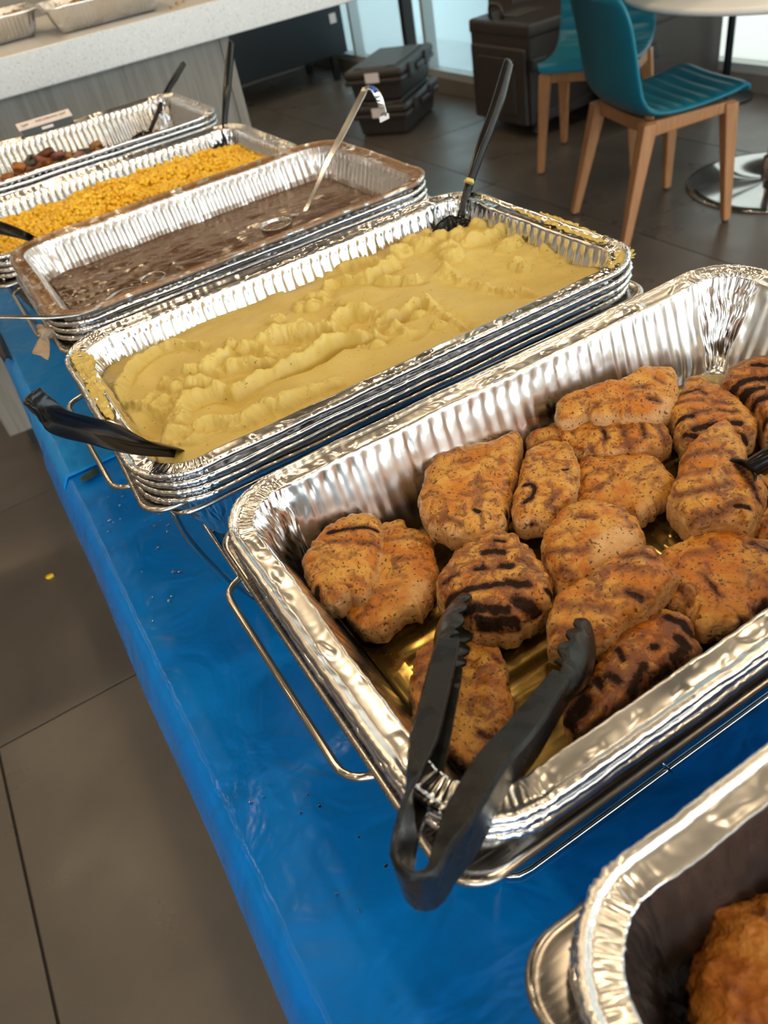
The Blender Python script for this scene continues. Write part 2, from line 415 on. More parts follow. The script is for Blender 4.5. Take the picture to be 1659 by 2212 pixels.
# ------------------------------------------------------------------ pans
def rr_ring(a, b, r, n_l, n_s, n_c):
    """rounded rectangle centred at 0 with half sizes a (x), b (y); returns points, outward normals"""
    P = []; N = []
    def seg(p, q, n, nn):
        for t in np.linspace(0, 1, n, endpoint=False): P.append((p[0] + (q[0] - p[0]) * t, p[1] + (q[1] - p[1]) * t)); N.append(nn)
    def arc(cx, cy, a0, n):
        for t in np.linspace(0, 1, n, endpoint=False):
            th = a0 + t * math.pi / 2; P.append((cx + r * math.cos(th), cy + r * math.sin(th))); N.append((math.cos(th), math.sin(th)))
    seg((-a + r, -b), (a - r, -b), n_l, (0, -1)); arc(a - r, -b + r, -math.pi / 2, n_c)
    seg((a, -b + r), (a, b - r), n_s, (1, 0)); arc(a - r, b - r, 0, n_c)
    seg((a - r, b), (-a + r, b), n_l, (0, 1)); arc(-a + r, b - r, math.pi / 2, n_c)
    seg((-a, b - r), (-a, -b + r), n_s, (-1, 0)); arc(-a + r, -b + r, math.pi, n_c)
    return np.array(P), np.array(N)
def foil_pan_data(L=.527, W=.325, depth=.085, R=.055, seed=0, ledge=.013, slope=.026, hi=1.0, flute=.0125, famp=.0008, rough_in=1.0, soilw=dict(b=.6, l=1, w=1, f=1), soil_grad=False):
    a, b = L / 2, W / 2
    n_l, n_s, n_c = int(300 * hi * (L / .527)), int(150 * hi * (W / .325)), int(96 * hi)
    kind = np.concatenate([np.zeros(n_l), np.ones(n_c)] * 1 + [np.zeros(n_s), np.ones(n_c), np.zeros(n_l), np.ones(n_c), np.zeros(n_s), np.ones(n_c)])
    P0, N = rr_ring(a, b, R, n_l, n_s, n_c); n = len(P0)
    s = np.concatenate([[0], np.cumsum(np.linalg.norm(np.diff(P0, axis=0), axis=1))]); tot = s[-1] + np.linalg.norm(P0[0] - P0[-1])
    th = s / tot * 2 * math.pi; cw = kind.copy()
    k_ = np.ones(int(18 * hi) | 1); k_ /= k_.sum(); cw = np.convolve(np.concatenate([cw[-60:], cw, cw[:60]]), k_, 'same')[60:-60]   # soft corner weight
    prof = [(.0022, -.0062, 'b'), (.0006, -.0050, 'b'), (.0, -.0032, 'b'), (.0006, -.0012, 'b'), (.0022, .0, 'b'), (.0040, -.0003, 'b'), (.0052, -.0016, 'b'), (.0060, -.0030, 'l')]
    for q in np.linspace(.08, 1, 10): prof.append((.0060 + q * ledge, -.0034 - .0004 * math.sin(q * 3.1), 'l'))
    d0 = .006 + ledge
    prof += [(d0 + .0008, -.0042, 'w'), (d0 + .0014, -.0056, 'w'), (d0 + .002, -.0078, 'w')]
    for q in np.linspace(.05, .94, 26): prof.append((d0 + .002 + slope * q, -.0078 - (depth - .0078) * q, 'w'))
    prof += [(d0 + .002 + slope * .985, -depth * .985, 'f'), (d0 + .002 + slope + .004, -depth + .0006, 'f'), (d0 + slope + .010, -depth, 'f'), (d0 + slope + .02, -depth + .0006, 'f')]
    V = np.zeros((len(prof), n, 3)); soil = np.zeros((len(prof), n))
    wob = .0011 * pnoise(np.cos(th) * 6 + seed, np.sin(th) * 6, seed) + .0005 * pnoise(np.cos(th) * 40, np.sin(th) * 40, seed)
    wz = .0012 * pnoise(np.cos(th) * 4 + seed + 9, np.sin(th) * 4, seed) 
    phase = 2 * math.pi * s / flute
    for i, (d, z, kd) in enumerate(prof):
        Pi, Ni = rr_ring(a - d, b - d, max(R - d, .014), n_l, n_s, n_c)
        q = max(0, min(1, (-z - .006) / (depth - .006)))
        off = wob * (1 - q); dz = wz * (1 - q)
        if kd == 'b':
            cr = pnoise(s * 450, d * 900, seed + 3) * (.0002 + .0008 * cw) + pnoise(s * 1100, d * 500, seed) * .0002
            off = off + cr; dz = dz + cr * .6
        elif kd == 'l':
            u = (d - .006) / ledge; env = math.sin(max(0, min(1, u)) * math.pi)
            lens = sstep(.12, .5, pnoise(s * 62, u * 1.0, seed + 1)) * .9 - sstep(.15, .5, pnoise(s * 62 + 40, u * 1.0, seed + 1)) * .7
            fold = (1 - 2 * np.abs(pnoise(s * 210, u * .6, seed + 5)))
            dz = dz + env * (.00075 * lens * (1 - cw)) + cw * (.0009 * fold * (0.35 + .65 * env)) + .00010 * pnoise(s * 200, u * 2.0, seed + 8) * env
        elif kd == 'w':
            top = sstep(.0, .05, q); bot = 1 - sstep(.84, .97, q)
            fl = np.sin(phase) * famp * (1 - cw) ** 2 * sstep(.03, .12, q) * bot
            sc_top = np.maximum(0, np.sin(phase)) * .0006 * (1 - cw) * math.exp(-((q - .09) / .08) ** 2)
            fold = (1 - 2 * np.abs(pnoise(s * 150 + 1.5 * pnoise(s * 12, q * 4, seed), q * 1.2, seed + 5))) * .0016 * cw * (1 - sstep(.35, 1.0, q)) * rough_in
            fold2 = (1 - 2 * np.abs(pnoise(s * 55, q * 2.2 + s * 9, seed + 15))) * .0016 * cw * rough_in * bot
            cru = .0014 * fbm(s * 22, q * 2.4, seed + 2, 3) * rough_in * (.22 + .78 * cw) * bot
            off = off + fl + sc_top + fold + fold2 + cru
        else:
            off = off * 0
        V[i, :, :2] = Pi + Ni * off[:, None]; V[i, :, 2] = z + dz
        soil[i] = soilw[kd] * (1.0 if kd != 'w' or not soil_grad else .35 + .9 * (q > .45) + .3 * (q < .1))
    m = len(prof); idx = np.arange(m * n).reshape(m, n); nx = np.roll(idx, -1, 1)
    F = np.stack([idx[:-1].ravel(), nx[:-1].ravel(), nx[1:].ravel(), idx[1:].ravel()], 1)
    # floor sheet with ribs
    fa, fb = a - (d0 + slope + .012), b - (d0 + slope + .012)
    gx, gy = int(150 * hi), int(90 * hi)
    X, Y = np.meshgrid(np.linspace(-fa, fa, gx), np.linspace(-fb, fb, gy))
    rc = max(R - d0 - slope, .02); ex = np.abs(X) - (fa - rc); ey = np.abs(Y) - (fb - rc); D_ = np.hypot(np.maximum(ex, 0), np.maximum(ey, 0)); kq = np.where((ex > 0) & (ey > 0) & (D_ > rc), rc / np.maximum(D_, 1e-9), 1)
    X = np.where((ex > 0) & (ey > 0), np.sign(X) * (fa - rc + ex * kq), X); Y = np.where((ex > 0) & (ey > 0), np.sign(Y) * (fb - rc + ey * kq), Y)
    edge = sstep(0, .02, fa - np.abs(X)) * sstep(0, .02, fb - np.abs(Y))
    zone = sstep(.045, .05, np.abs(X)) 
    rib = np.sin(2 * math.pi * Y / .018) * .0011 * zone + np.sin(2 * math.pi * X / .018) * .0009 * (1 - zone)
    Z = -depth + .0003 + (rib + .0012 * fbm(X * 14, Y * 14, seed, 3)) * edge
    base = m * n; gi = np.arange(gx * gy).reshape(gy, gx) + base
    F2 = np.stack([gi[:-1, :-1].ravel(), gi[:-1, 1:].ravel(), gi[1:, 1:].ravel(), gi[1:, :-1].ravel()], 1)
    VV = np.vstack([V.reshape(-1, 3), np.stack([X.ravel(), Y.ravel(), Z.ravel()], 1)])
    return VV, np.vstack([F, F2]), np.concatenate([soil.ravel(), np.ones(gx * gy)])
def steel_pan_data(L=.532, W=.336, depth=.102, R=.026):
    a, b = L / 2, W / 2
    prof = [(.0030, -.0055), (.0008, -.0048), (.0, -.003), (.0008, -.001), (.003, .0), (.0055, -.0006), (.0085, -.0016), (.013, -.0018), (.0165, -.0022), (.0185, -.004), (.0195, -.008)]
    prof += [(.0195 + .022 * q, -.008 - (depth - .02) * q) for q in np.linspace(.1, 1, 8)] + [(.046, -depth + .006), (.056, -depth + .001), (.07, -depth), (.1, -depth), (b - .002, -depth)]
    V = []; n = None
    for i, (d, z) in enumerate(prof):
        rad = R - d * .2 if d < .02 else R + (d - .0195) * 1.6
        P, N = rr_ring(a - d, b - d, max(.004, min(rad, b - d - .0005)), 40, 24, 18); n = len(P)
        V += [(p[0], p[1], z) for p in P]
    idx = np.arange(len(prof) * n).reshape(len(prof), n); nx = np.roll(idx, -1, 1)
    return np.array(V), np.stack([idx[:-1].ravel(), nx[:-1].ravel(), nx[1:].ravel(), idx[1:].ravel()], 1)
PC = (.2635, .1625)        # pan centre relative to its near-left corner
ORI = {'breaded': (.036, -.730, .0, 0.0), 'chicken': (.031, -.3705, .0, -.002), 'mash': (-.003, .0, .0, .0), 'gravy': (.005, .380, .0, .005), 'corn': (-.030, .712, -.012, 0.0), 'vegetable': (-.042, 1.052, .006, 0.0)}
def place(o, key, dz=0.0, dx=0.0, dy=0.0, dr=0.0):
    x, y, z, a = ORI[key]; c, s = math.cos(a), math.sin(a)
    o.location = (x + c * PC[0] - s * PC[1] + dx, y + s * PC[0] + c * PC[1] + dy, z + dz); o.rotation_euler = (0, 0, a + dr)
    return o
what = {'breaded': 'holding the crusty breaded fillets, nearest the camera', 'chicken': 'holding the grilled chicken breasts', 'mash': 'holding the mashed potato',
        'gravy': 'holding the brown gravy, rim stained brown', 'corn': 'holding the yellow corn kernels', 'vegetable': 'holding the roasted vegetables, farthest on the table'}
seeds = {'breaded': 3, 'chicken': 11, 'mash': 23, 'gravy': 31, 'corn': 47, 'vegetable': 53}
nest = {'breaded': 1, 'chicken': 2, 'mash': 3, 'gravy': 3, 'corn': 3, 'vegetable': 2}
mats = {'chicken': 'foil_chicken', 'gravy': 'foil_gravy', 'breaded': 'foil_char'}
ordn = ['second', 'third', 'fourth']
sp_V, sp_F = steel_pan_data(); steel0 = None
nestV = foil_pan_data(seed=77, hi=.75); nest0 = None
for key in ORI:
    sw = dict(b=.0, l=.06, w=1, f=1) if key == 'breaded' else (dict(b=.9, l=1.3, w=.6, f=1) if key == 'gravy' else dict(b=0, l=0, w=0, f=0))
    V, F, so = foil_pan_data(seed=seeds[key], rough_in=1.5 if key in ('breaded', 'chicken') else 1.0, soilw=sw, soil_grad=key == 'gravy', famp={'chicken': .0004, 'breaded': .0005, 'mash': .0012}.get(key, .0016))
    o = mesh('foil_pan', V, F, M[mats.get(key, 'foil')], attrs={'soil': so}); place(o, key)
    tag(o, 'crimped aluminium foil pan ' + what[key], 'foil pan')
    for k in range(nest[key]):
        if nest0 is None: c = nest0 = mesh('foil_pan', nestV[0], nestV[1], M['foil'], attrs={'soil': nestV[2]})
        else: c = nest0.copy(); COL.objects.link(c)
        place(c, key, dz=-.0088 * (k + 1) - .001, dx=random.uniform(-.001, .0015), dy=random.uniform(-.001, .0015), dr=random.choice((0, math.pi)) + random.uniform(-.002, .002))
        short = {'breaded': 'breaded fillets', 'chicken': 'chicken', 'mash': 'mashed potato', 'gravy': 'gravy', 'corn': 'corn', 'vegetable': 'roasted vegetables'}[key]
        tag(c, 'empty foil pan, %s from the top of the nested stack under the %s' % (ordn[k], short), 'foil pan', 'nested foil pans')
    if steel0 is None: s_ = steel0 = mesh('steel_water_pan', sp_V, sp_F, M['steel']); sd = s_.modifiers.new('th', 'SOLIDIFY'); sd.thickness = .0008; sd.offset = -1
    else: s_ = steel0.copy(); COL.objects.link(s_)
    place(s_, key, dz=-.036, dx={'mash': .004, 'chicken': -.0005, 'breaded': -.005}.get(key, 0), dy={'mash': .014, 'chicken': .005}.get(key, 0), dr={'mash': -.045}.get(key, 0))
    tag(s_, 'stainless steel water pan with a flat lip under the foil pans of %s' % {'breaded': 'breaded fillets', 'chicken': 'chicken', 'mash': 'mashed potato', 'gravy': 'gravy', 'corn': 'corn', 'vegetable': 'roasted vegetables'}[key], 'water pan')
# wire racks
def rack(key):
    root = empty('wire_rack', (0, 0, 0), 0, 'chromed wire chafing rack carrying the pans of %s' % {'breaded': 'breaded fillets', 'chicken': 'chicken', 'mash': 'mashed potato', 'gravy': 'gravy', 'corn': 'corn', 'vegetable': 'roasted vegetables'}[key], 'wire rack')
    x, y, z, a = ORI[key]; root.location = (x + PC[0], y + PC[1], TABLE + .003); root.rotation_euler = (0, 0, a)
    zt = -.046 - (TABLE + .003); r = .0026
    hx, hy = .246, .148
    tube('top_frame', rounded([(-hx, -hy, zt), (hx, -hy, zt), (hx, hy, zt), (-hx, hy, zt)], .02, True), r, M['wire'], root, 8, True)
    for sx in (-1, 1):
        P = rounded([(sx * .235, -.085, zt), (sx * .279, -.069, zt), (sx * .280, .118, zt), (sx * .235, .118 + .012, zt)], .014)
        tube('handle', P, r, M['wire'], root)
    fx, fy, zf = .205, .098, .003
    tube('foot_frame', rounded([(-fx, -fy, zf), (fx, -fy, zf), (fx, fy, zf), (-fx, fy, zf)], .022, True), r, M['wire'], root, 8, True)
    for sx in (-1, 1):
        for sy in (-1, 1):
            P = catmull([(sx * hx, sy * (hy - .02), zt), (sx * (hx - .004), sy * (hy - .028), zt - .05), (sx * (fx + .02), sy * (fy + .01), zt * .35), (sx * fx, sy * (fy - .01), zf + .002)], 16)
            tube('leg', P, r, M['wire'], root)
        P = rounded([(sx * fx, -.045, zf), (sx * (fx - .06), -.045, zf + .004), (sx * (fx - .06), .045, zf + .004), (sx * fx, .045, zf)], .012)
        tube('can_holder', P, r * .8, M['wire'], root)
    V = []
    tube('hook_stub', [(-.05, -fy - .004, zf), (-.056, -fy + .004, zf + .012), (-.060, -fy + .012, zf + .016)], .0012, M['wire'], root, 6)
    return root
for key in ORI: rack(key)
V, F = lathe_data([(.0001, .0), (.040, .0), (.0425, .002), (.0425, .005), (.0405, .008), (.0405, .040), (.0425, .043), (.0425, .047), (.040, .049), (.036, .047), (.012, .047), (.012, .050), (.0, .050)], 40)
for k, (key, lab) in enumerate((('mash', 'round fuel can on the blue cover under the mashed potato pan'), ('chicken', 'round fuel can standing beneath the chicken pan'))):
    if k == 0: fc = empty('fuel_can', (0, 0, 0)); mesh('can_body', V, F, M['steel_dull'], fc); MB().cyl((0, 0, .020), .0411, .012, 40).obj('label_band', M['dark_cab'], fc, smooth=True)
    else: fc = copy_tree(fc)
    fc.location = (ORI[key][0] + .105, ORI[key][1] + .16, TABLE + .004); tag(fc, lab, 'fuel can')
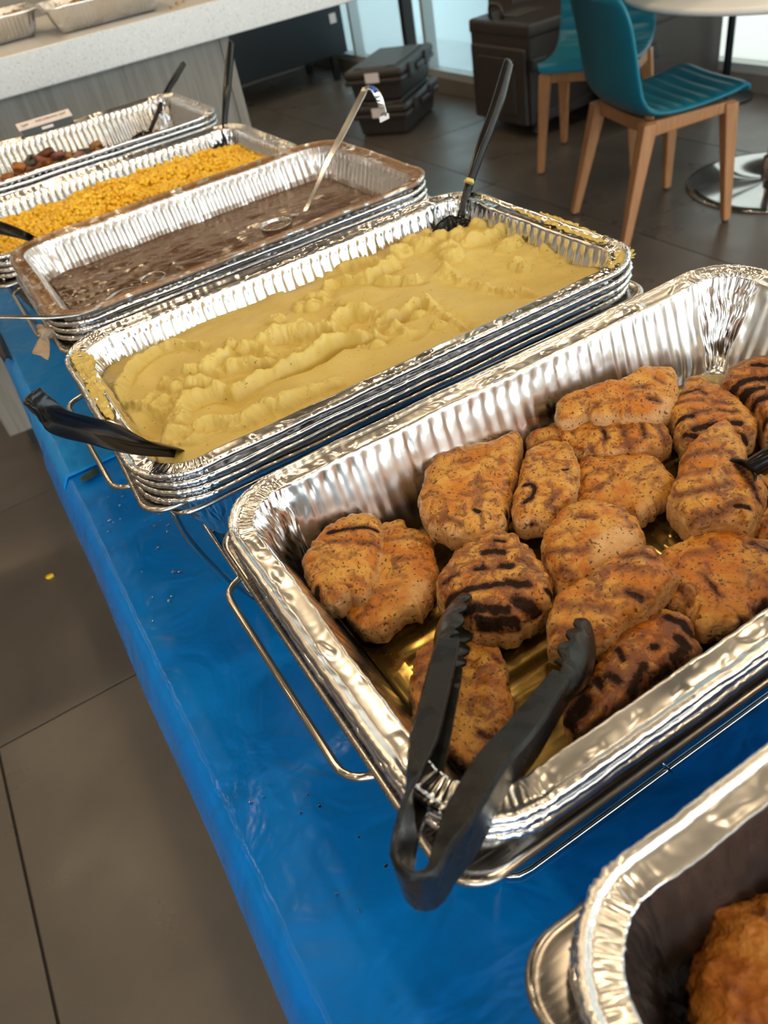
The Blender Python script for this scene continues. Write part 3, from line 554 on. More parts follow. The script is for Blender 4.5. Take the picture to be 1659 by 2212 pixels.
# ------------------------------------------------------------------ food
D = json.loads('''{"chick":[{"n":"C1","z":-0.052,"t":0.032,"o":[[0.1432,-0.0882],[0.1423,-0.1026],[0.1311,-0.1243],[0.1178,-0.1423],[0.107,-0.1546],[0.0995,-0.1627],[0.0891,-0.1641],[0.0823,-0.1594],[0.0715,-0.1594],[0.0638,-0.1512],[0.0627,-0.1322],[0.0688,-0.1119],[0.0778,-0.0994],[0.0942,-0.09],[0.1073,-0.0819],[0.1261,-0.0807]],"s":[[0.003,1,[[0.1007,-0.0976],[0.1136,-0.1005],[0.1252,-0.1058],[0.1322,-0.1115]]],[0.004,0.6,[[0.096,-0.1065],[0.1103,-0.1142],[0.1247,-0.1267]]],[0.004,0.35,[[0.0746,-0.1153],[0.0894,-0.119],[0.1034,-0.1266]]],[0.004,0.35,[[0.0731,-0.1497],[0.0808,-0.1601]]],[0.003,1,[[0.0684,-0.1396],[0.0645,-0.1465]]],[0.004,0.4,[[0.0939,-0.1486],[0.1034,-0.1628]]],[0.003,0.4,[[0.0821,-0.165],[0.0909,-0.1704]]]],"tilt":[-0.12,0.1],"c":0.25,"p":[]},{"n":"C2","z":-0.066,"t":0.03,"o":[[0.1493,-0.0889],[0.1565,-0.0926],[0.1626,-0.098],[0.161,-0.1081],[0.1674,-0.1175],[0.1682,-0.1304],[0.1621,-0.1418],[0.1543,-0.1601],[0.1455,-0.1721],[0.136,-0.1808],[0.1245,-0.1853],[0.12,-0.1891],[0.1156,-0.1839],[0.1077,-0.1833],[0.0916,-0.1873],[0.0807,-0.1805],[0.0763,-0.1694],[0.077,-0.1545],[0.0827,-0.1429],[0.0998,-0.1274],[0.1217,-0.1071],[0.1412,-0.092]],"s":[[0.004,0.5,[[0.1364,-0.1168],[0.154,-0.1272],[0.1616,-0.1386]]],[0.004,0.4,[[0.1273,-0.1367],[0.1415,-0.1466]]],[0.005,0.4,[[0.1053,-0.1591],[0.1198,-0.1629]]],[0.003,0.4,[[0.1221,-0.15],[0.1278,-0.1591]]]],"tilt":[0,0],"c":0.2,"p":[[0.1289,-0.1663],[0.1399,-0.1713],[0.1365,-0.1849],[0.1156,-0.1914],[0.1151,-0.1793]]},{"n":"C3","z":-0.06,"t":0.046,"o":[[0.2025,-0.1636],[0.2094,-0.1707],[0.2115,-0.1875],[0.2078,-0.2106],[0.2039,-0.2259],[0.1968,-0.2378],[0.1875,-0.2454],[0.1736,-0.2469],[0.1549,-0.2462],[0.1406,-0.2382],[0.132,-0.2278],[0.1291,-0.2127],[0.1295,-0.198],[0.1354,-0.1852],[0.1425,-0.1767],[0.1554,-0.1685],[0.1687,-0.1621],[0.187,-0.1618]],"s":[[0.0045,1,[[0.1763,-0.187],[0.1838,-0.1906],[0.1875,-0.1951]]],[0.0045,1,[[0.1636,-0.1966],[0.1743,-0.2012],[0.1831,-0.2082]]],[0.0045,0.9,[[0.134,-0.2033],[0.1505,-0.2089],[0.1684,-0.2183]]],[0.006,1,[[0.1727,-0.2189],[0.1759,-0.2246],[0.1809,-0.2288]]],[0.006,1,[[0.138,-0.2188],[0.1497,-0.2285],[0.1584,-0.2365]]],[0.005,1,[[0.1401,-0.2288],[0.1496,-0.2375],[0.1595,-0.2437]]],[0.008,1,[[0.1678,-0.2349],[0.173,-0.242],[0.1793,-0.2509]]],[0.004,1,[[0.1909,-0.2371],[0.194,-0.2416]]],[0.003,1,[[0.1902,-0.1821],[0.1944,-0.1862]]],[0.004,0.7,[[0.14,-0.1906],[0.1497,-0.1926]]],[0.005,0.6,[[0.1911,-0.2071],[0.1946,-0.2224]]]],"tilt":[0,0],"c":0.75,"p":[]},{"n":"C4","z":-0.067,"t":0.024,"o":[[0.1164,-0.2099],[0.1011,-0.2085],[0.0927,-0.2175],[0.0834,-0.2271],[0.0765,-0.2379],[0.0701,-0.2529],[0.0651,-0.2665],[0.0705,-0.2838],[0.0769,-0.2986],[0.078,-0.3085],[0.0897,-0.3055],[0.1139,-0.2962],[0.1241,-0.2881],[0.1321,-0.2729],[0.1406,-0.2586],[0.1462,-0.2461],[0.1432,-0.2394],[0.1371,-0.2292],[0.1318,-0.2213],[0.1252,-0.2151]],"s":[[0.005,0.55,[[0.0872,-0.2307],[0.1018,-0.2339]]],[0.005,0.5,[[0.0849,-0.2402],[0.0953,-0.2435]]],[0.005,0.45,[[0.1094,-0.2545],[0.1256,-0.2672]]],[0.004,0.7,[[0.0959,-0.2903],[0.1045,-0.2982]]],[0.006,0.5,[[0.0968,-0.2198],[0.11,-0.2216]]],[0.005,0.4,[[0.0988,-0.2694],[0.1144,-0.2754]]],[0.004,0.6,[[0.1372,-0.2485],[0.1373,-0.2553]]]],"tilt":[0,0],"c":0.35,"p":[]},{"n":"C5","z":-0.056,"t":0.038,"o":[[0.2934,-0.0814],[0.285,-0.0948],[0.2707,-0.1098],[0.2483,-0.131],[0.2281,-0.1499],[0.2136,-0.1618],[0.2006,-0.168],[0.1845,-0.1679],[0.1766,-0.1595],[0.1649,-0.14],[0.1645,-0.1253],[0.1703,-0.1069],[0.1824,-0.0931],[0.1971,-0.0805],[0.2109,-0.0679],[0.2228,-0.0669],[0.2366,-0.0634],[0.2397,-0.0705],[0.2501,-0.072],[0.2646,-0.0774],[0.2768,-0.0784],[0.2877,-0.078]],"s":[[0.003,0.9,[[0.1997,-0.1438],[0.2007,-0.148]]],[0.004,0.6,[[0.1771,-0.1385],[0.1837,-0.1492]]],[0.003,0.7,[[0.1644,-0.1457],[0.1744,-0.1568]]],[0.0025,0.9,[[0.2245,-0.1526],[0.2197,-0.1568]]],[0.005,0.5,[[0.2204,-0.1153],[0.2163,-0.1296],[0.2031,-0.1419]]],[0.005,0.4,[[0.1837,-0.1106],[0.186,-0.1196]]],[0.004,0.45,[[0.2168,-0.0931],[0.2293,-0.097]]]],"tilt":[-0.1,0.12],"c":0.3,"p":[[0.1813,-0.1824],[0.1954,-0.1767],[0.2073,-0.1716],[0.217,-0.1642],[0.2164,-0.1702],[0.1948,-0.1852]]},{"n":"C6","z":-0.058,"t":0.034,"o":[[0.3122,-0.1171],[0.3096,-0.1269],[0.3016,-0.1432],[0.2891,-0.1579],[0.2693,-0.1753],[0.2512,-0.1825],[0.2362,-0.1853],[0.2314,-0.181],[0.227,-0.1788],[0.2204,-0.1754],[0.2175,-0.1673],[0.2209,-0.1589],[0.2352,-0.1447],[0.2543,-0.126],[0.2729,-0.1084],[0.2862,-0.1048],[0.2995,-0.1071]],"s":[[0.003,1,[[0.2434,-0.1477],[0.2475,-0.1506],[0.2467,-0.1568],[0.24,-0.1611],[0.2326,-0.1612]]],[0.0025,0.9,[[0.278,-0.1517],[0.2823,-0.1519]]],[0.0025,0.9,[[0.227,-0.1759],[0.229,-0.1784]]],[0.004,0.6,[[0.2445,-0.1735],[0.2585,-0.1694]]],[0.003,0.6,[[0.2441,-0.1765],[0.256,-0.1822]]],[0.003,0.5,[[0.2684,-0.1276],[0.2808,-0.1354]]],[0.003,0.5,[[0.2177,-0.1708],[0.2217,-0.176]]]],"tilt":[0,0],"c":0.35,"p":[[0.2222,-0.1905],[0.2571,-0.1881],[0.2819,-0.1661],[0.2728,-0.1823],[0.2342,-0.2025]]},{"n":"C7","z":-0.066,"t":0.03,"o":[[0.3091,-0.1324],[0.3248,-0.1443],[0.3416,-0.1546],[0.3528,-0.1637],[0.3547,-0.1751],[0.35,-0.1893],[0.3469,-0.2017],[0.3402,-0.208],[0.3262,-0.2122],[0.3089,-0.2154],[0.2964,-0.2156],[0.2937,-0.2042],[0.2849,-0.194],[0.2742,-0.1822],[0.2729,-0.1716],[0.2841,-0.157],[0.2986,-0.1443]],"s":[[0.004,0.45,[[0.2881,-0.177],[0.3065,-0.1739],[0.3207,-0.169]]],[0.004,0.4,[[0.3156,-0.1874],[0.3449,-0.1837]]],[0.003,0.45,[[0.2937,-0.157],[0.3057,-0.1577]]],[0.004,0.35,[[0.2806,-0.1918],[0.2949,-0.1928]]],[0.003,0.4,[[0.3213,-0.1975],[0.3314,-0.1969]]]],"tilt":[0,0],"c":0.25,"p":[[0.2918,-0.2087],[0.3112,-0.2076],[0.325,-0.2153],[0.3094,-0.2244],[0.2888,-0.2239],[0.2847,-0.2159]]},{"n":"C8","z":-0.06,"t":0.044,"o":[[0.2739,-0.1826],[0.2817,-0.1907],[0.2853,-0.2031],[0.2887,-0.2107],[0.2847,-0.227],[0.277,-0.2392],[0.2676,-0.2472],[0.2512,-0.2508],[0.2293,-0.2474],[0.2068,-0.2451],[0.1971,-0.2408],[0.2012,-0.2296],[0.2066,-0.215],[0.2134,-0.2009],[0.2222,-0.1919],[0.2343,-0.1851],[0.2461,-0.1799],[0.2625,-0.1783]],"s":[[0.005,0.6,[[0.2122,-0.2108],[0.2199,-0.221],[0.2321,-0.2289]]],[0.006,0.6,[[0.2078,-0.2303],[0.2104,-0.2381]]],[0.004,0.6,[[0.2479,-0.2001],[0.2556,-0.2091]]],[0.004,0.4,[[0.2727,-0.2156],[0.2727,-0.2306]]],[0.004,0.4,[[0.2294,-0.2052],[0.237,-0.2077]]]],"tilt":[0,0],"c":0.25,"p":[[0.2398,-0.2266],[0.265,-0.2238],[0.2689,-0.2417],[0.2547,-0.2589],[0.219,-0.2581],[0.2064,-0.2546]]},{"n":"C9","z":-0.05,"t":0.036,"o":[[0.2624,-0.2489],[0.2666,-0.2574],[0.2641,-0.2667],[0.2631,-0.277],[0.2597,-0.2848],[0.2498,-0.2871],[0.2381,-0.2894],[0.2281,-0.2927],[0.2193,-0.2937],[0.2118,-0.2908],[0.204,-0.2909],[0.1938,-0.2936],[0.1874,-0.2938],[0.176,-0.2886],[0.1644,-0.2808],[0.1593,-0.2738],[0.1648,-0.2642],[0.1736,-0.2551],[0.1867,-0.2471],[0.2006,-0.2463],[0.2153,-0.2477],[0.2315,-0.2447],[0.2493,-0.2465]],"s":[[0.006,0.65,[[0.2401,-0.2553],[0.25,-0.2604],[0.2536,-0.2677]]],[0.005,0.5,[[0.2245,-0.2549],[0.2357,-0.2626],[0.2375,-0.273]]],[0.005,0.5,[[0.2028,-0.2615],[0.2121,-0.2709],[0.217,-0.2767]]],[0.006,0.75,[[0.2208,-0.2781],[0.2238,-0.2856]]],[0.006,0.55,[[0.1842,-0.2596],[0.1914,-0.2672],[0.2025,-0.2812]]],[0.005,0.5,[[0.1707,-0.2681],[0.1748,-0.2762]]],[0.0025,0.9,[[0.2081,-0.2938],[0.2091,-0.2954]]]],"tilt":[0.05,0.05],"c":0.35,"p":[[0.2469,-0.2948],[0.225,-0.2997],[0.2094,-0.3027],[0.1947,-0.3],[0.182,-0.3032],[0.1808,-0.2993],[0.2041,-0.2953],[0.2235,-0.2936],[0.2453,-0.29]]},{"n":"C10","z":-0.064,"t":0.032,"o":[[0.2797,-0.2484],[0.2923,-0.2491],[0.3093,-0.2514],[0.3202,-0.2567],[0.3274,-0.2651],[0.3357,-0.2764],[0.341,-0.2871],[0.3359,-0.3023],[0.3122,-0.3225],[0.2906,-0.3284],[0.2706,-0.3267],[0.2562,-0.3215],[0.2467,-0.3155],[0.2476,-0.3098],[0.2505,-0.2957],[0.2488,-0.2841],[0.2651,-0.2614]],"s":[[0.004,0.7,[[0.2772,-0.2873],[0.2719,-0.3057]]],[0.004,0.6,[[0.2585,-0.2842],[0.2564,-0.2963]]],[0.005,0.8,[[0.2827,-0.3247],[0.2919,-0.3239]]],[0.006,0.7,[[0.3234,-0.2871],[0.3271,-0.2961]]],[0.005,0.5,[[0.2876,-0.27],[0.3002,-0.2769]]],[0.003,0.7,[[0.2707,-0.3222],[0.273,-0.3249]]],[0.007,0.4,[[0.298,-0.3012],[0.2994,-0.3166]]]],"tilt":[0,0],"c":0.4,"p":[]},{"n":"C11","z":-0.064,"t":0.036,"o":[[0.244,-0.2887],[0.2495,-0.294],[0.251,-0.3028],[0.2476,-0.3098],[0.2424,-0.3182],[0.2382,-0.3257],[0.2263,-0.3282],[0.2122,-0.3258],[0.1952,-0.3239],[0.1805,-0.3263],[0.1619,-0.3268],[0.1424,-0.3262],[0.1361,-0.3202],[0.1352,-0.3131],[0.1421,-0.3064],[0.1535,-0.3029],[0.169,-0.2993],[0.1827,-0.2924],[0.1968,-0.2882],[0.2111,-0.2869],[0.2271,-0.2867]],"s":[[0.006,1,[[0.235,-0.2988],[0.2379,-0.306],[0.2372,-0.3165]]],[0.006,1,[[0.2267,-0.3142],[0.2265,-0.3216],[0.215,-0.3229]]],[0.006,1,[[0.2082,-0.3247],[0.1972,-0.3245],[0.191,-0.3294]]],[0.0045,1,[[0.2104,-0.3103],[0.2113,-0.3118]]],[0.004,0.8,[[0.1933,-0.2982],[0.1896,-0.3086]]],[0.009,1,[[0.1396,-0.3164],[0.1499,-0.3152],[0.1541,-0.3131]]],[0.007,1,[[0.1845,-0.3299],[0.1691,-0.3299],[0.1525,-0.3302]]],[0.005,1,[[0.1692,-0.3069],[0.1676,-0.3113]]],[0.006,0.8,[[0.1763,-0.3096],[0.1775,-0.3161]]],[0.006,0.8,[[0.1963,-0.3168],[0.1792,-0.3244]]],[0.005,0.8,[[0.1549,-0.3069],[0.162,-0.3069]]]],"tilt":[0,0],"c":0.95,"p":[]},{"n":"C12","z":-0.062,"t":0.032,"o":[[0.2949,-0.0824],[0.3099,-0.0846],[0.3288,-0.0905],[0.3482,-0.0999],[0.368,-0.1162],[0.3858,-0.1338],[0.3929,-0.1407],[0.3894,-0.1526],[0.3748,-0.1707],[0.3692,-0.1737],[0.3597,-0.1731],[0.3472,-0.164],[0.3363,-0.1565],[0.3213,-0.1479],[0.31,-0.1387],[0.3089,-0.1251],[0.3039,-0.1118],[0.2887,-0.1003],[0.2881,-0.0909]],"s":[[0.003,0.6,[[0.3255,-0.1025],[0.3182,-0.1166]]],[0.004,0.75,[[0.3422,-0.125],[0.3325,-0.1391]]],[0.004,0.7,[[0.3527,-0.1353],[0.3442,-0.1476]]],[0.004,0.7,[[0.3654,-0.1447],[0.3553,-0.1583]]],[0.005,0.6,[[0.3748,-0.1539],[0.3663,-0.1688]]],[0.003,0.6,[[0.3196,-0.1353],[0.3162,-0.1461]]],[0.004,0.5,[[0.2879,-0.1021],[0.302,-0.1068]]]],"tilt":[0,0],"c":0.45,"p":[[0.3129,-0.1567],[0.331,-0.1546],[0.3604,-0.1745],[0.3566,-0.1845],[0.3362,-0.1759]]},{"n":"C13","z":-0.046,"t":0.03,"o":[[0.4246,-0.103],[0.4352,-0.114],[0.4241,-0.1305],[0.4077,-0.1435],[0.393,-0.1509],[0.3793,-0.1526],[0.3661,-0.1455],[0.3523,-0.132],[0.3386,-0.1216],[0.3337,-0.1122],[0.3201,-0.1125],[0.3098,-0.1054],[0.3146,-0.0949],[0.327,-0.0851],[0.3422,-0.0872],[0.3575,-0.0894],[0.3748,-0.0935],[0.3905,-0.0993],[0.4122,-0.0972]],"s":[[0.004,0.6,[[0.4064,-0.1182],[0.4081,-0.1234]]],[0.004,0.7,[[0.384,-0.1335],[0.3883,-0.1394]]],[0.004,0.6,[[0.376,-0.1138],[0.392,-0.1203]]],[0.004,0.3,[[0.3381,-0.111],[0.3615,-0.1218]]]],"tilt":[0,0.25],"c":0.22,"p":[[0.3007,-0.1165],[0.325,-0.1255],[0.3801,-0.1621],[0.4015,-0.1497],[0.3965,-0.1381],[0.3692,-0.1483],[0.3337,-0.1159]]},{"n":"C14","z":-0.062,"t":0.036,"o":[[0.4432,-0.1151],[0.4548,-0.12],[0.4546,-0.1339],[0.4525,-0.1554],[0.4507,-0.1697],[0.4422,-0.1892],[0.4341,-0.2019],[0.4237,-0.209],[0.4058,-0.2111],[0.393,-0.2045],[0.3797,-0.1892],[0.3736,-0.1807],[0.3774,-0.1674],[0.3918,-0.1519],[0.3953,-0.14],[0.4111,-0.1334],[0.4273,-0.1266]],"s":[[0.004,0.7,[[0.4201,-0.137],[0.4298,-0.1429],[0.4289,-0.1519]]],[0.004,0.6,[[0.4054,-0.1442],[0.4172,-0.1529],[0.4321,-0.1743]]],[0.004,0.65,[[0.4025,-0.1632],[0.4173,-0.1718],[0.4271,-0.1847]]],[0.0045,1,[[0.3877,-0.1577],[0.3985,-0.1653]]],[0.005,0.9,[[0.387,-0.1776],[0.4014,-0.183],[0.4183,-0.1952]]],[0.004,1,[[0.3798,-0.1764],[0.3849,-0.1842]]],[0.005,1,[[0.4042,-0.2],[0.4121,-0.2077]]]],"tilt":[0,0],"c":0.4,"p":[]},{"n":"C15","z":-0.06,"t":0.038,"o":[[0.4556,-0.1427],[0.4709,-0.1341],[0.4892,-0.1315],[0.5054,-0.1357],[0.513,-0.1456],[0.5131,-0.1674],[0.4893,-0.1935],[0.456,-0.2126],[0.4257,-0.2228],[0.4224,-0.217],[0.4366,-0.1995],[0.4483,-0.1746],[0.4502,-0.1572]],"s":[[0.006,1,[[0.4508,-0.1607],[0.4653,-0.1622],[0.4777,-0.1717],[0.4819,-0.1861]]],[0.006,1,[[0.4447,-0.1675],[0.4604,-0.1771],[0.4749,-0.1887]]],[0.006,1,[[0.437,-0.1787],[0.4532,-0.1889],[0.461,-0.1999]]],[0.006,1,[[0.4303,-0.1874],[0.4254,-0.2004],[0.4364,-0.2112]]],[0.005,0.9,[[0.4175,-0.2155],[0.4284,-0.2232]]],[0.004,0.9,[[0.4844,-0.1509],[0.4908,-0.1595]]]],"tilt":[0,0],"c":0.7,"p":[]},{"n":"C16","z":-0.054,"t":0.042,"o":[[0.4119,-0.1868],[0.409,-0.1983],[0.4023,-0.2113],[0.388,-0.2292],[0.3736,-0.2454],[0.3716,-0.2577],[0.3597,-0.2694],[0.3407,-0.2781],[0.3277,-0.2821],[0.3229,-0.2728],[0.3124,-0.2637],[0.3003,-0.2572],[0.3014,-0.2436],[0.3066,-0.2286],[0.313,-0.2209],[0.3343,-0.2094],[0.3492,-0.1982],[0.3681,-0.1896],[0.3904,-0.1861],[0.4054,-0.1834]],"s":[[0.005,0.55,[[0.3471,-0.2045],[0.3639,-0.2153],[0.3717,-0.2252]]],[0.005,0.5,[[0.3281,-0.2166],[0.3438,-0.2263],[0.3554,-0.2394]]],[0.006,0.6,[[0.3146,-0.2322],[0.3322,-0.2437],[0.3448,-0.246]]],[0.006,0.6,[[0.304,-0.2532],[0.3213,-0.2601],[0.3381,-0.2623]]],[0.005,0.75,[[0.3677,-0.2315],[0.3566,-0.2568],[0.3506,-0.267]]],[0.003,1,[[0.3322,-0.2635],[0.3375,-0.2704]]],[0.005,0.9,[[0.2964,-0.2629],[0.303,-0.2647]]],[0.004,0.4,[[0.3691,-0.2019],[0.3844,-0.2085]]]],"tilt":[0,0],"c":0.35,"p":[]},{"n":"C17","z":-0.066,"t":0.03,"o":[[0.3879,-0.2368],[0.3978,-0.2409],[0.4014,-0.2516],[0.3772,-0.276],[0.3474,-0.2898],[0.3399,-0.2834],[0.3402,-0.2755],[0.3519,-0.2709],[0.3711,-0.2616],[0.3837,-0.2499]],"s":[[0.005,0.6,[[0.3757,-0.2544],[0.3805,-0.2634]]],[0.005,0.5,[[0.3446,-0.2774],[0.3595,-0.2778]]]],"tilt":[0,0],"c":0.35,"p":[]}],"ridges":[[0.006,0.005,[[0.0252,0.2045],[0.0364,0.2397],[0.0507,0.2632],[0.074,0.2789],[0.0931,0.2792],[0.1092,0.27],[0.1254,0.235]]],[0.008,0.006,[[0.1171,0.1882],[0.1397,0.191],[0.1498,0.2081],[0.1573,0.1958],[0.1709,0.1728],[0.1714,0.1566]]],[0.007,0.006,[[0.0958,0.1958],[0.1098,0.1847],[0.1289,0.1718],[0.1542,0.1523],[0.177,0.1354],[0.1971,0.1325],[0.2182,0.1249]]],[0.009,0.006,[[0.0897,0.1624],[0.098,0.1609],[0.1056,0.1425],[0.117,0.1239],[0.1423,0.1251],[0.1641,0.1306],[0.1847,0.1197],[0.2091,0.1195],[0.228,0.1259]]],[0.009,0.006,[[0.1648,0.122],[0.1877,0.1194],[0.219,0.1233],[0.2355,0.1247],[0.2473,0.1117],[0.2613,0.1001]]],[0.009,0.007,[[0.0617,0.1095],[0.0669,0.1323],[0.0758,0.1395],[0.0915,0.1435],[0.1037,0.1377]]],[0.008,0.007,[[0.0453,0.099],[0.0541,0.0934],[0.0719,0.0906],[0.0834,0.0851],[0.1028,0.0659],[0.1207,0.0661],[0.1292,0.0728],[0.135,0.0609],[0.1561,0.0611],[0.1902,0.055]]],[0.006,0.005,[[0.0252,0.1943],[0.0394,0.1798],[0.0487,0.1507]]],[0.006,0.006,[[0.1794,0.1919],[0.2004,0.1852],[0.2188,0.173],[0.2444,0.1568]]],[0.007,0.006,[[0.196,0.1894],[0.2116,0.1846],[0.2233,0.1887],[0.2248,0.1654],[0.2395,0.1531]]],[0.009,0.006,[[0.2502,0.1084],[0.2432,0.1242],[0.2425,0.1497],[0.2472,0.1614],[0.258,0.1755],[0.2744,0.1747],[0.2866,0.1604],[0.2907,0.1332]]],[0.005,0.005,[[0.266,0.2129],[0.2734,0.1851],[0.2881,0.1631]]],[0.007,0.005,[[0.2761,0.2356],[0.2872,0.2534],[0.3018,0.257],[0.3169,0.2382],[0.3299,0.2167],[0.3504,0.1911],[0.3624,0.1815]]],[0.008,0.007,[[0.329,0.234],[0.3549,0.2404],[0.3702,0.2439]]],[0.006,0.008,[[0.2553,0.3094],[0.2879,0.3084],[0.3235,0.3045],[0.3432,0.285],[0.3624,0.2721]]],[0.009,0.007,[[0.3925,0.1732],[0.3944,0.1496],[0.4009,0.121],[0.4035,0.0982],[0.4196,0.069]]],[0.009,0.006,[[0.2842,0.1278],[0.3091,0.1251],[0.3215,0.1286],[0.3318,0.1209],[0.3314,0.0948],[0.331,0.07],[0.3276,0.0535]]],[0.009,0.006,[[0.2782,0.1177],[0.2874,0.1114],[0.2893,0.0807]]],[0.008,0.007,[[0.4522,0.2179],[0.4764,0.2104],[0.4983,0.2129],[0.5137,0.1913],[0.5108,0.163],[0.5024,0.1317],[0.5021,0.0976]]]],"lumps":[[0.008,0.008,[0.0736,0.2007]],[0.008,0.008,[0.0855,0.1919]],[0.008,0.008,[0.097,0.1908]],[0.008,0.008,[0.0791,0.1735]],[0.008,0.008,[0.0916,0.1675]],[0.008,0.008,[0.1031,0.159]],[0.008,0.008,[0.0554,0.1805]],[0.008,0.008,[0.0577,0.1612]],[0.008,0.008,[0.0733,0.1486]],[0.007,0.006,[0.0762,0.1907]],[0.007,0.006,[0.0879,0.182]],[0.007,0.006,[0.095,0.1569]],[0.007,0.006,[0.0489,0.1735]],[0.007,0.006,[0.1685,0.1675]],[0.007,0.006,[0.155,0.1902]],[0.007,0.006,[0.1509,0.2069]],[0.007,0.006,[0.1321,0.1684]],[0.01,0.013,[0.0491,0.0867]],[0.01,0.013,[0.059,0.0772]],[0.01,0.013,[0.0529,0.1214]],[0.009,0.01,[0.2194,0.1809]],[0.009,0.01,[0.206,0.2183]],[0.009,0.01,[0.2498,0.2185]],[0.006,0.008,[0.063,0.0847]],[0.006,0.008,[0.0746,0.0763]],[0.006,0.008,[0.0867,0.073]],[0.006,0.008,[0.0946,0.0624]],[0.009,0.01,[0.2203,0.1791]],[0.009,0.01,[0.2616,0.238]],[0.009,0.01,[0.2421,0.2267]],[0.009,0.01,[0.2707,0.232]],[0.013,0.012,[0.3899,0.2604]],[0.013,0.012,[0.4125,0.2747]],[0.013,0.012,[0.4322,0.2743]],[0.013,0.012,[0.438,0.253]],[0.013,0.012,[0.4262,0.2184]],[0.013,0.012,[0.4513,0.2349]],[0.013,0.012,[0.4184,0.1988]],[0.013,0.012,[0.4143,0.2529]],[0.009,0.008,[0.3136,0.1111]],[0.009,0.008,[0.2829,0.104]],[0.009,0.008,[0.2561,0.102]],[0.009,0.008,[0.2521,0.087]],[0.009,0.008,[0.333,0.115]],[0.009,0.008,[0.3149,0.0679]],[0.009,0.008,[0.353,0.2371]],[0.009,0.008,[0.3662,0.2374]],[0.009,0.008,[0.2481,0.0991]],[0.009,0.009,[0.4736,0.1705]],[0.009,0.009,[0.4853,0.173]],[0.009,0.009,[0.46,0.1194]],[0.009,0.009,[0.4588,0.132]],[0.009,0.009,[0.4934,0.2472]],[0.009,0.009,[0.5071,0.249]],[0.009,0.009,[0.5124,0.2342]],[0.009,0.009,[0.4688,0.2273]],[0.009,0.009,[0.4611,0.2446]],[0.009,0.009,[0.4992,0.1301]]],"hollows":[[0.01,0.016,[0.0396,0.1223]],[0.01,0.016,[0.0394,0.1347]],[0.006,0.03,[0.0723,0.2245]],[0.006,0.03,[0.0563,0.2115]],[0.006,0.022,[0.0987,0.1067]],[0.006,0.022,[0.1164,0.0983]],[0.008,0.008,[0.1156,0.1495]],[0.008,0.008,[0.125,0.1363]],[0.008,0.008,[0.1393,0.1353]],[0.008,0.008,[0.1538,0.1343]],[0.006,0.018,[0.2634,0.143]],[0.007,0.007,[0.1988,0.1614]],[0.007,0.007,[0.2168,0.1496]],[0.007,0.007,[0.2309,0.1461]],[0.007,0.007,[0.3264,0.0752]],[0.007,0.007,[0.305,0.1211]],[0.007,0.007,[0.3899,0.2542]],[0.008,0.05,[0.4401,0.1129]],[0.008,0.05,[0.4629,0.0738]]],"smears":[[[0.0074,0.3006],[0.0177,0.2934],[0.026,0.2605],[0.0164,0.2515],[0.0187,0.2267],[0.0173,0.1998],[0.0138,0.1764],[0.013,0.1485],[0.0079,0.1323],[0.0031,0.1461],[0.0034,0.1676],[0.0029,0.1976],[0.0046,0.2271],[0.0043,0.2681]],[[0.0835,0.3408],[0.1004,0.331],[0.0937,0.315],[0.0835,0.3083],[0.0818,0.324]],[[0.5167,0.2092],[0.5247,0.1939],[0.5304,0.1787],[0.53,0.1522],[0.5305,0.1255],[0.527,0.0935],[0.5237,0.0632],[0.5135,0.0602],[0.5114,0.0742],[0.5114,0.0972],[0.5127,0.1318],[0.514,0.1685]],[[0.5074,0.0361],[0.5192,0.0311],[0.5127,0.0188],[0.4942,0.0127],[0.4795,0.0121],[0.4747,0.0183],[0.4912,0.0265]]]}''')
# chicken material: browned, pepper specks, char marks from the 'char' attribute, pale meat on the sides
m = mk('grilled_chicken', (.5, .25, .08), .38, 0, .5); t = NT(m); v = t.coord()
oi = t.n('ShaderNodeObjectInfo'); sc_ = t.n('ShaderNodeVectorMath', operation='SCALE'); t.l(oi.outputs['Location'], sc_.inputs[0]); sc_.inputs['Scale'].default_value = 13
va = t.n('ShaderNodeVectorMath', operation='ADD'); t.l(v, va.inputs[0]); t.l(sc_.outputs[0], va.inputs[1]); v = va.outputs[0]
top = t.attr('top'); char = t.attr('char'); pale = t.attr('pale'); dk = t.attr('dark')
nA = t.noise(v, 34, 5, .62, .8); nB = t.noise(v, 95, 6, .72, .7); nC = t.noise(v, 380, 4, .75, .2); nD = t.noise(v, 620, 2, .5)
meat = t.mix(t.ramp(t.noise(v, 60, 4, .6, 1.5), [(.35, 0.0), (.65, 1.0)]), (.60, .34, .14), (.70, .44, .21))
gold = t.mix(t.ramp(nA, [(.42, 0.0), (.58, 1.0)]), (.66, .34, .060), (.54, .175, .008))
brn = t.ramp(t.math('ADD', nB, t.math('MULTIPLY', dk, .16)), [(.55, 0.0), (.66, 1.0)])
skin = t.mix(t.math('MULTIPLY', brn, .85), gold, (.17, .042, .006))
skin = t.mix(t.math('MULTIPLY', t.ramp(nC, [(.57, 0.0), (.66, 1.0)]), .55), skin, (.14, .04, .01))
tm = t.math('MULTIPLY', t.ramp(t.math('ADD', top, t.math('MULTIPLY', t.math('SUBTRACT', nB, .5), .9)), [(.30, 0.0), (.62, 1.0)]), t.math('SUBTRACT', 1.0, t.math('MULTIPLY', pale, .85)))
col = t.mix(tm, meat, skin)
soft = t.ramp(t.math('ADD', char, t.math('MULTIPLY', t.math('SUBTRACT', nB, .5), .55)), [(.12, 0.0), (.62, 1.0)])
col = t.mix(t.math('MULTIPLY', soft, .85), col, (.16, .040, .008))
hard = t.ramp(t.math('ADD', char, t.math('MULTIPLY', t.math('SUBTRACT', nC, .5), .7)), [(.62, 0.0), (.84, 1.0)])
col = t.mix(t.math('MULTIPLY', hard, .95), col, (.012, .008, .007))
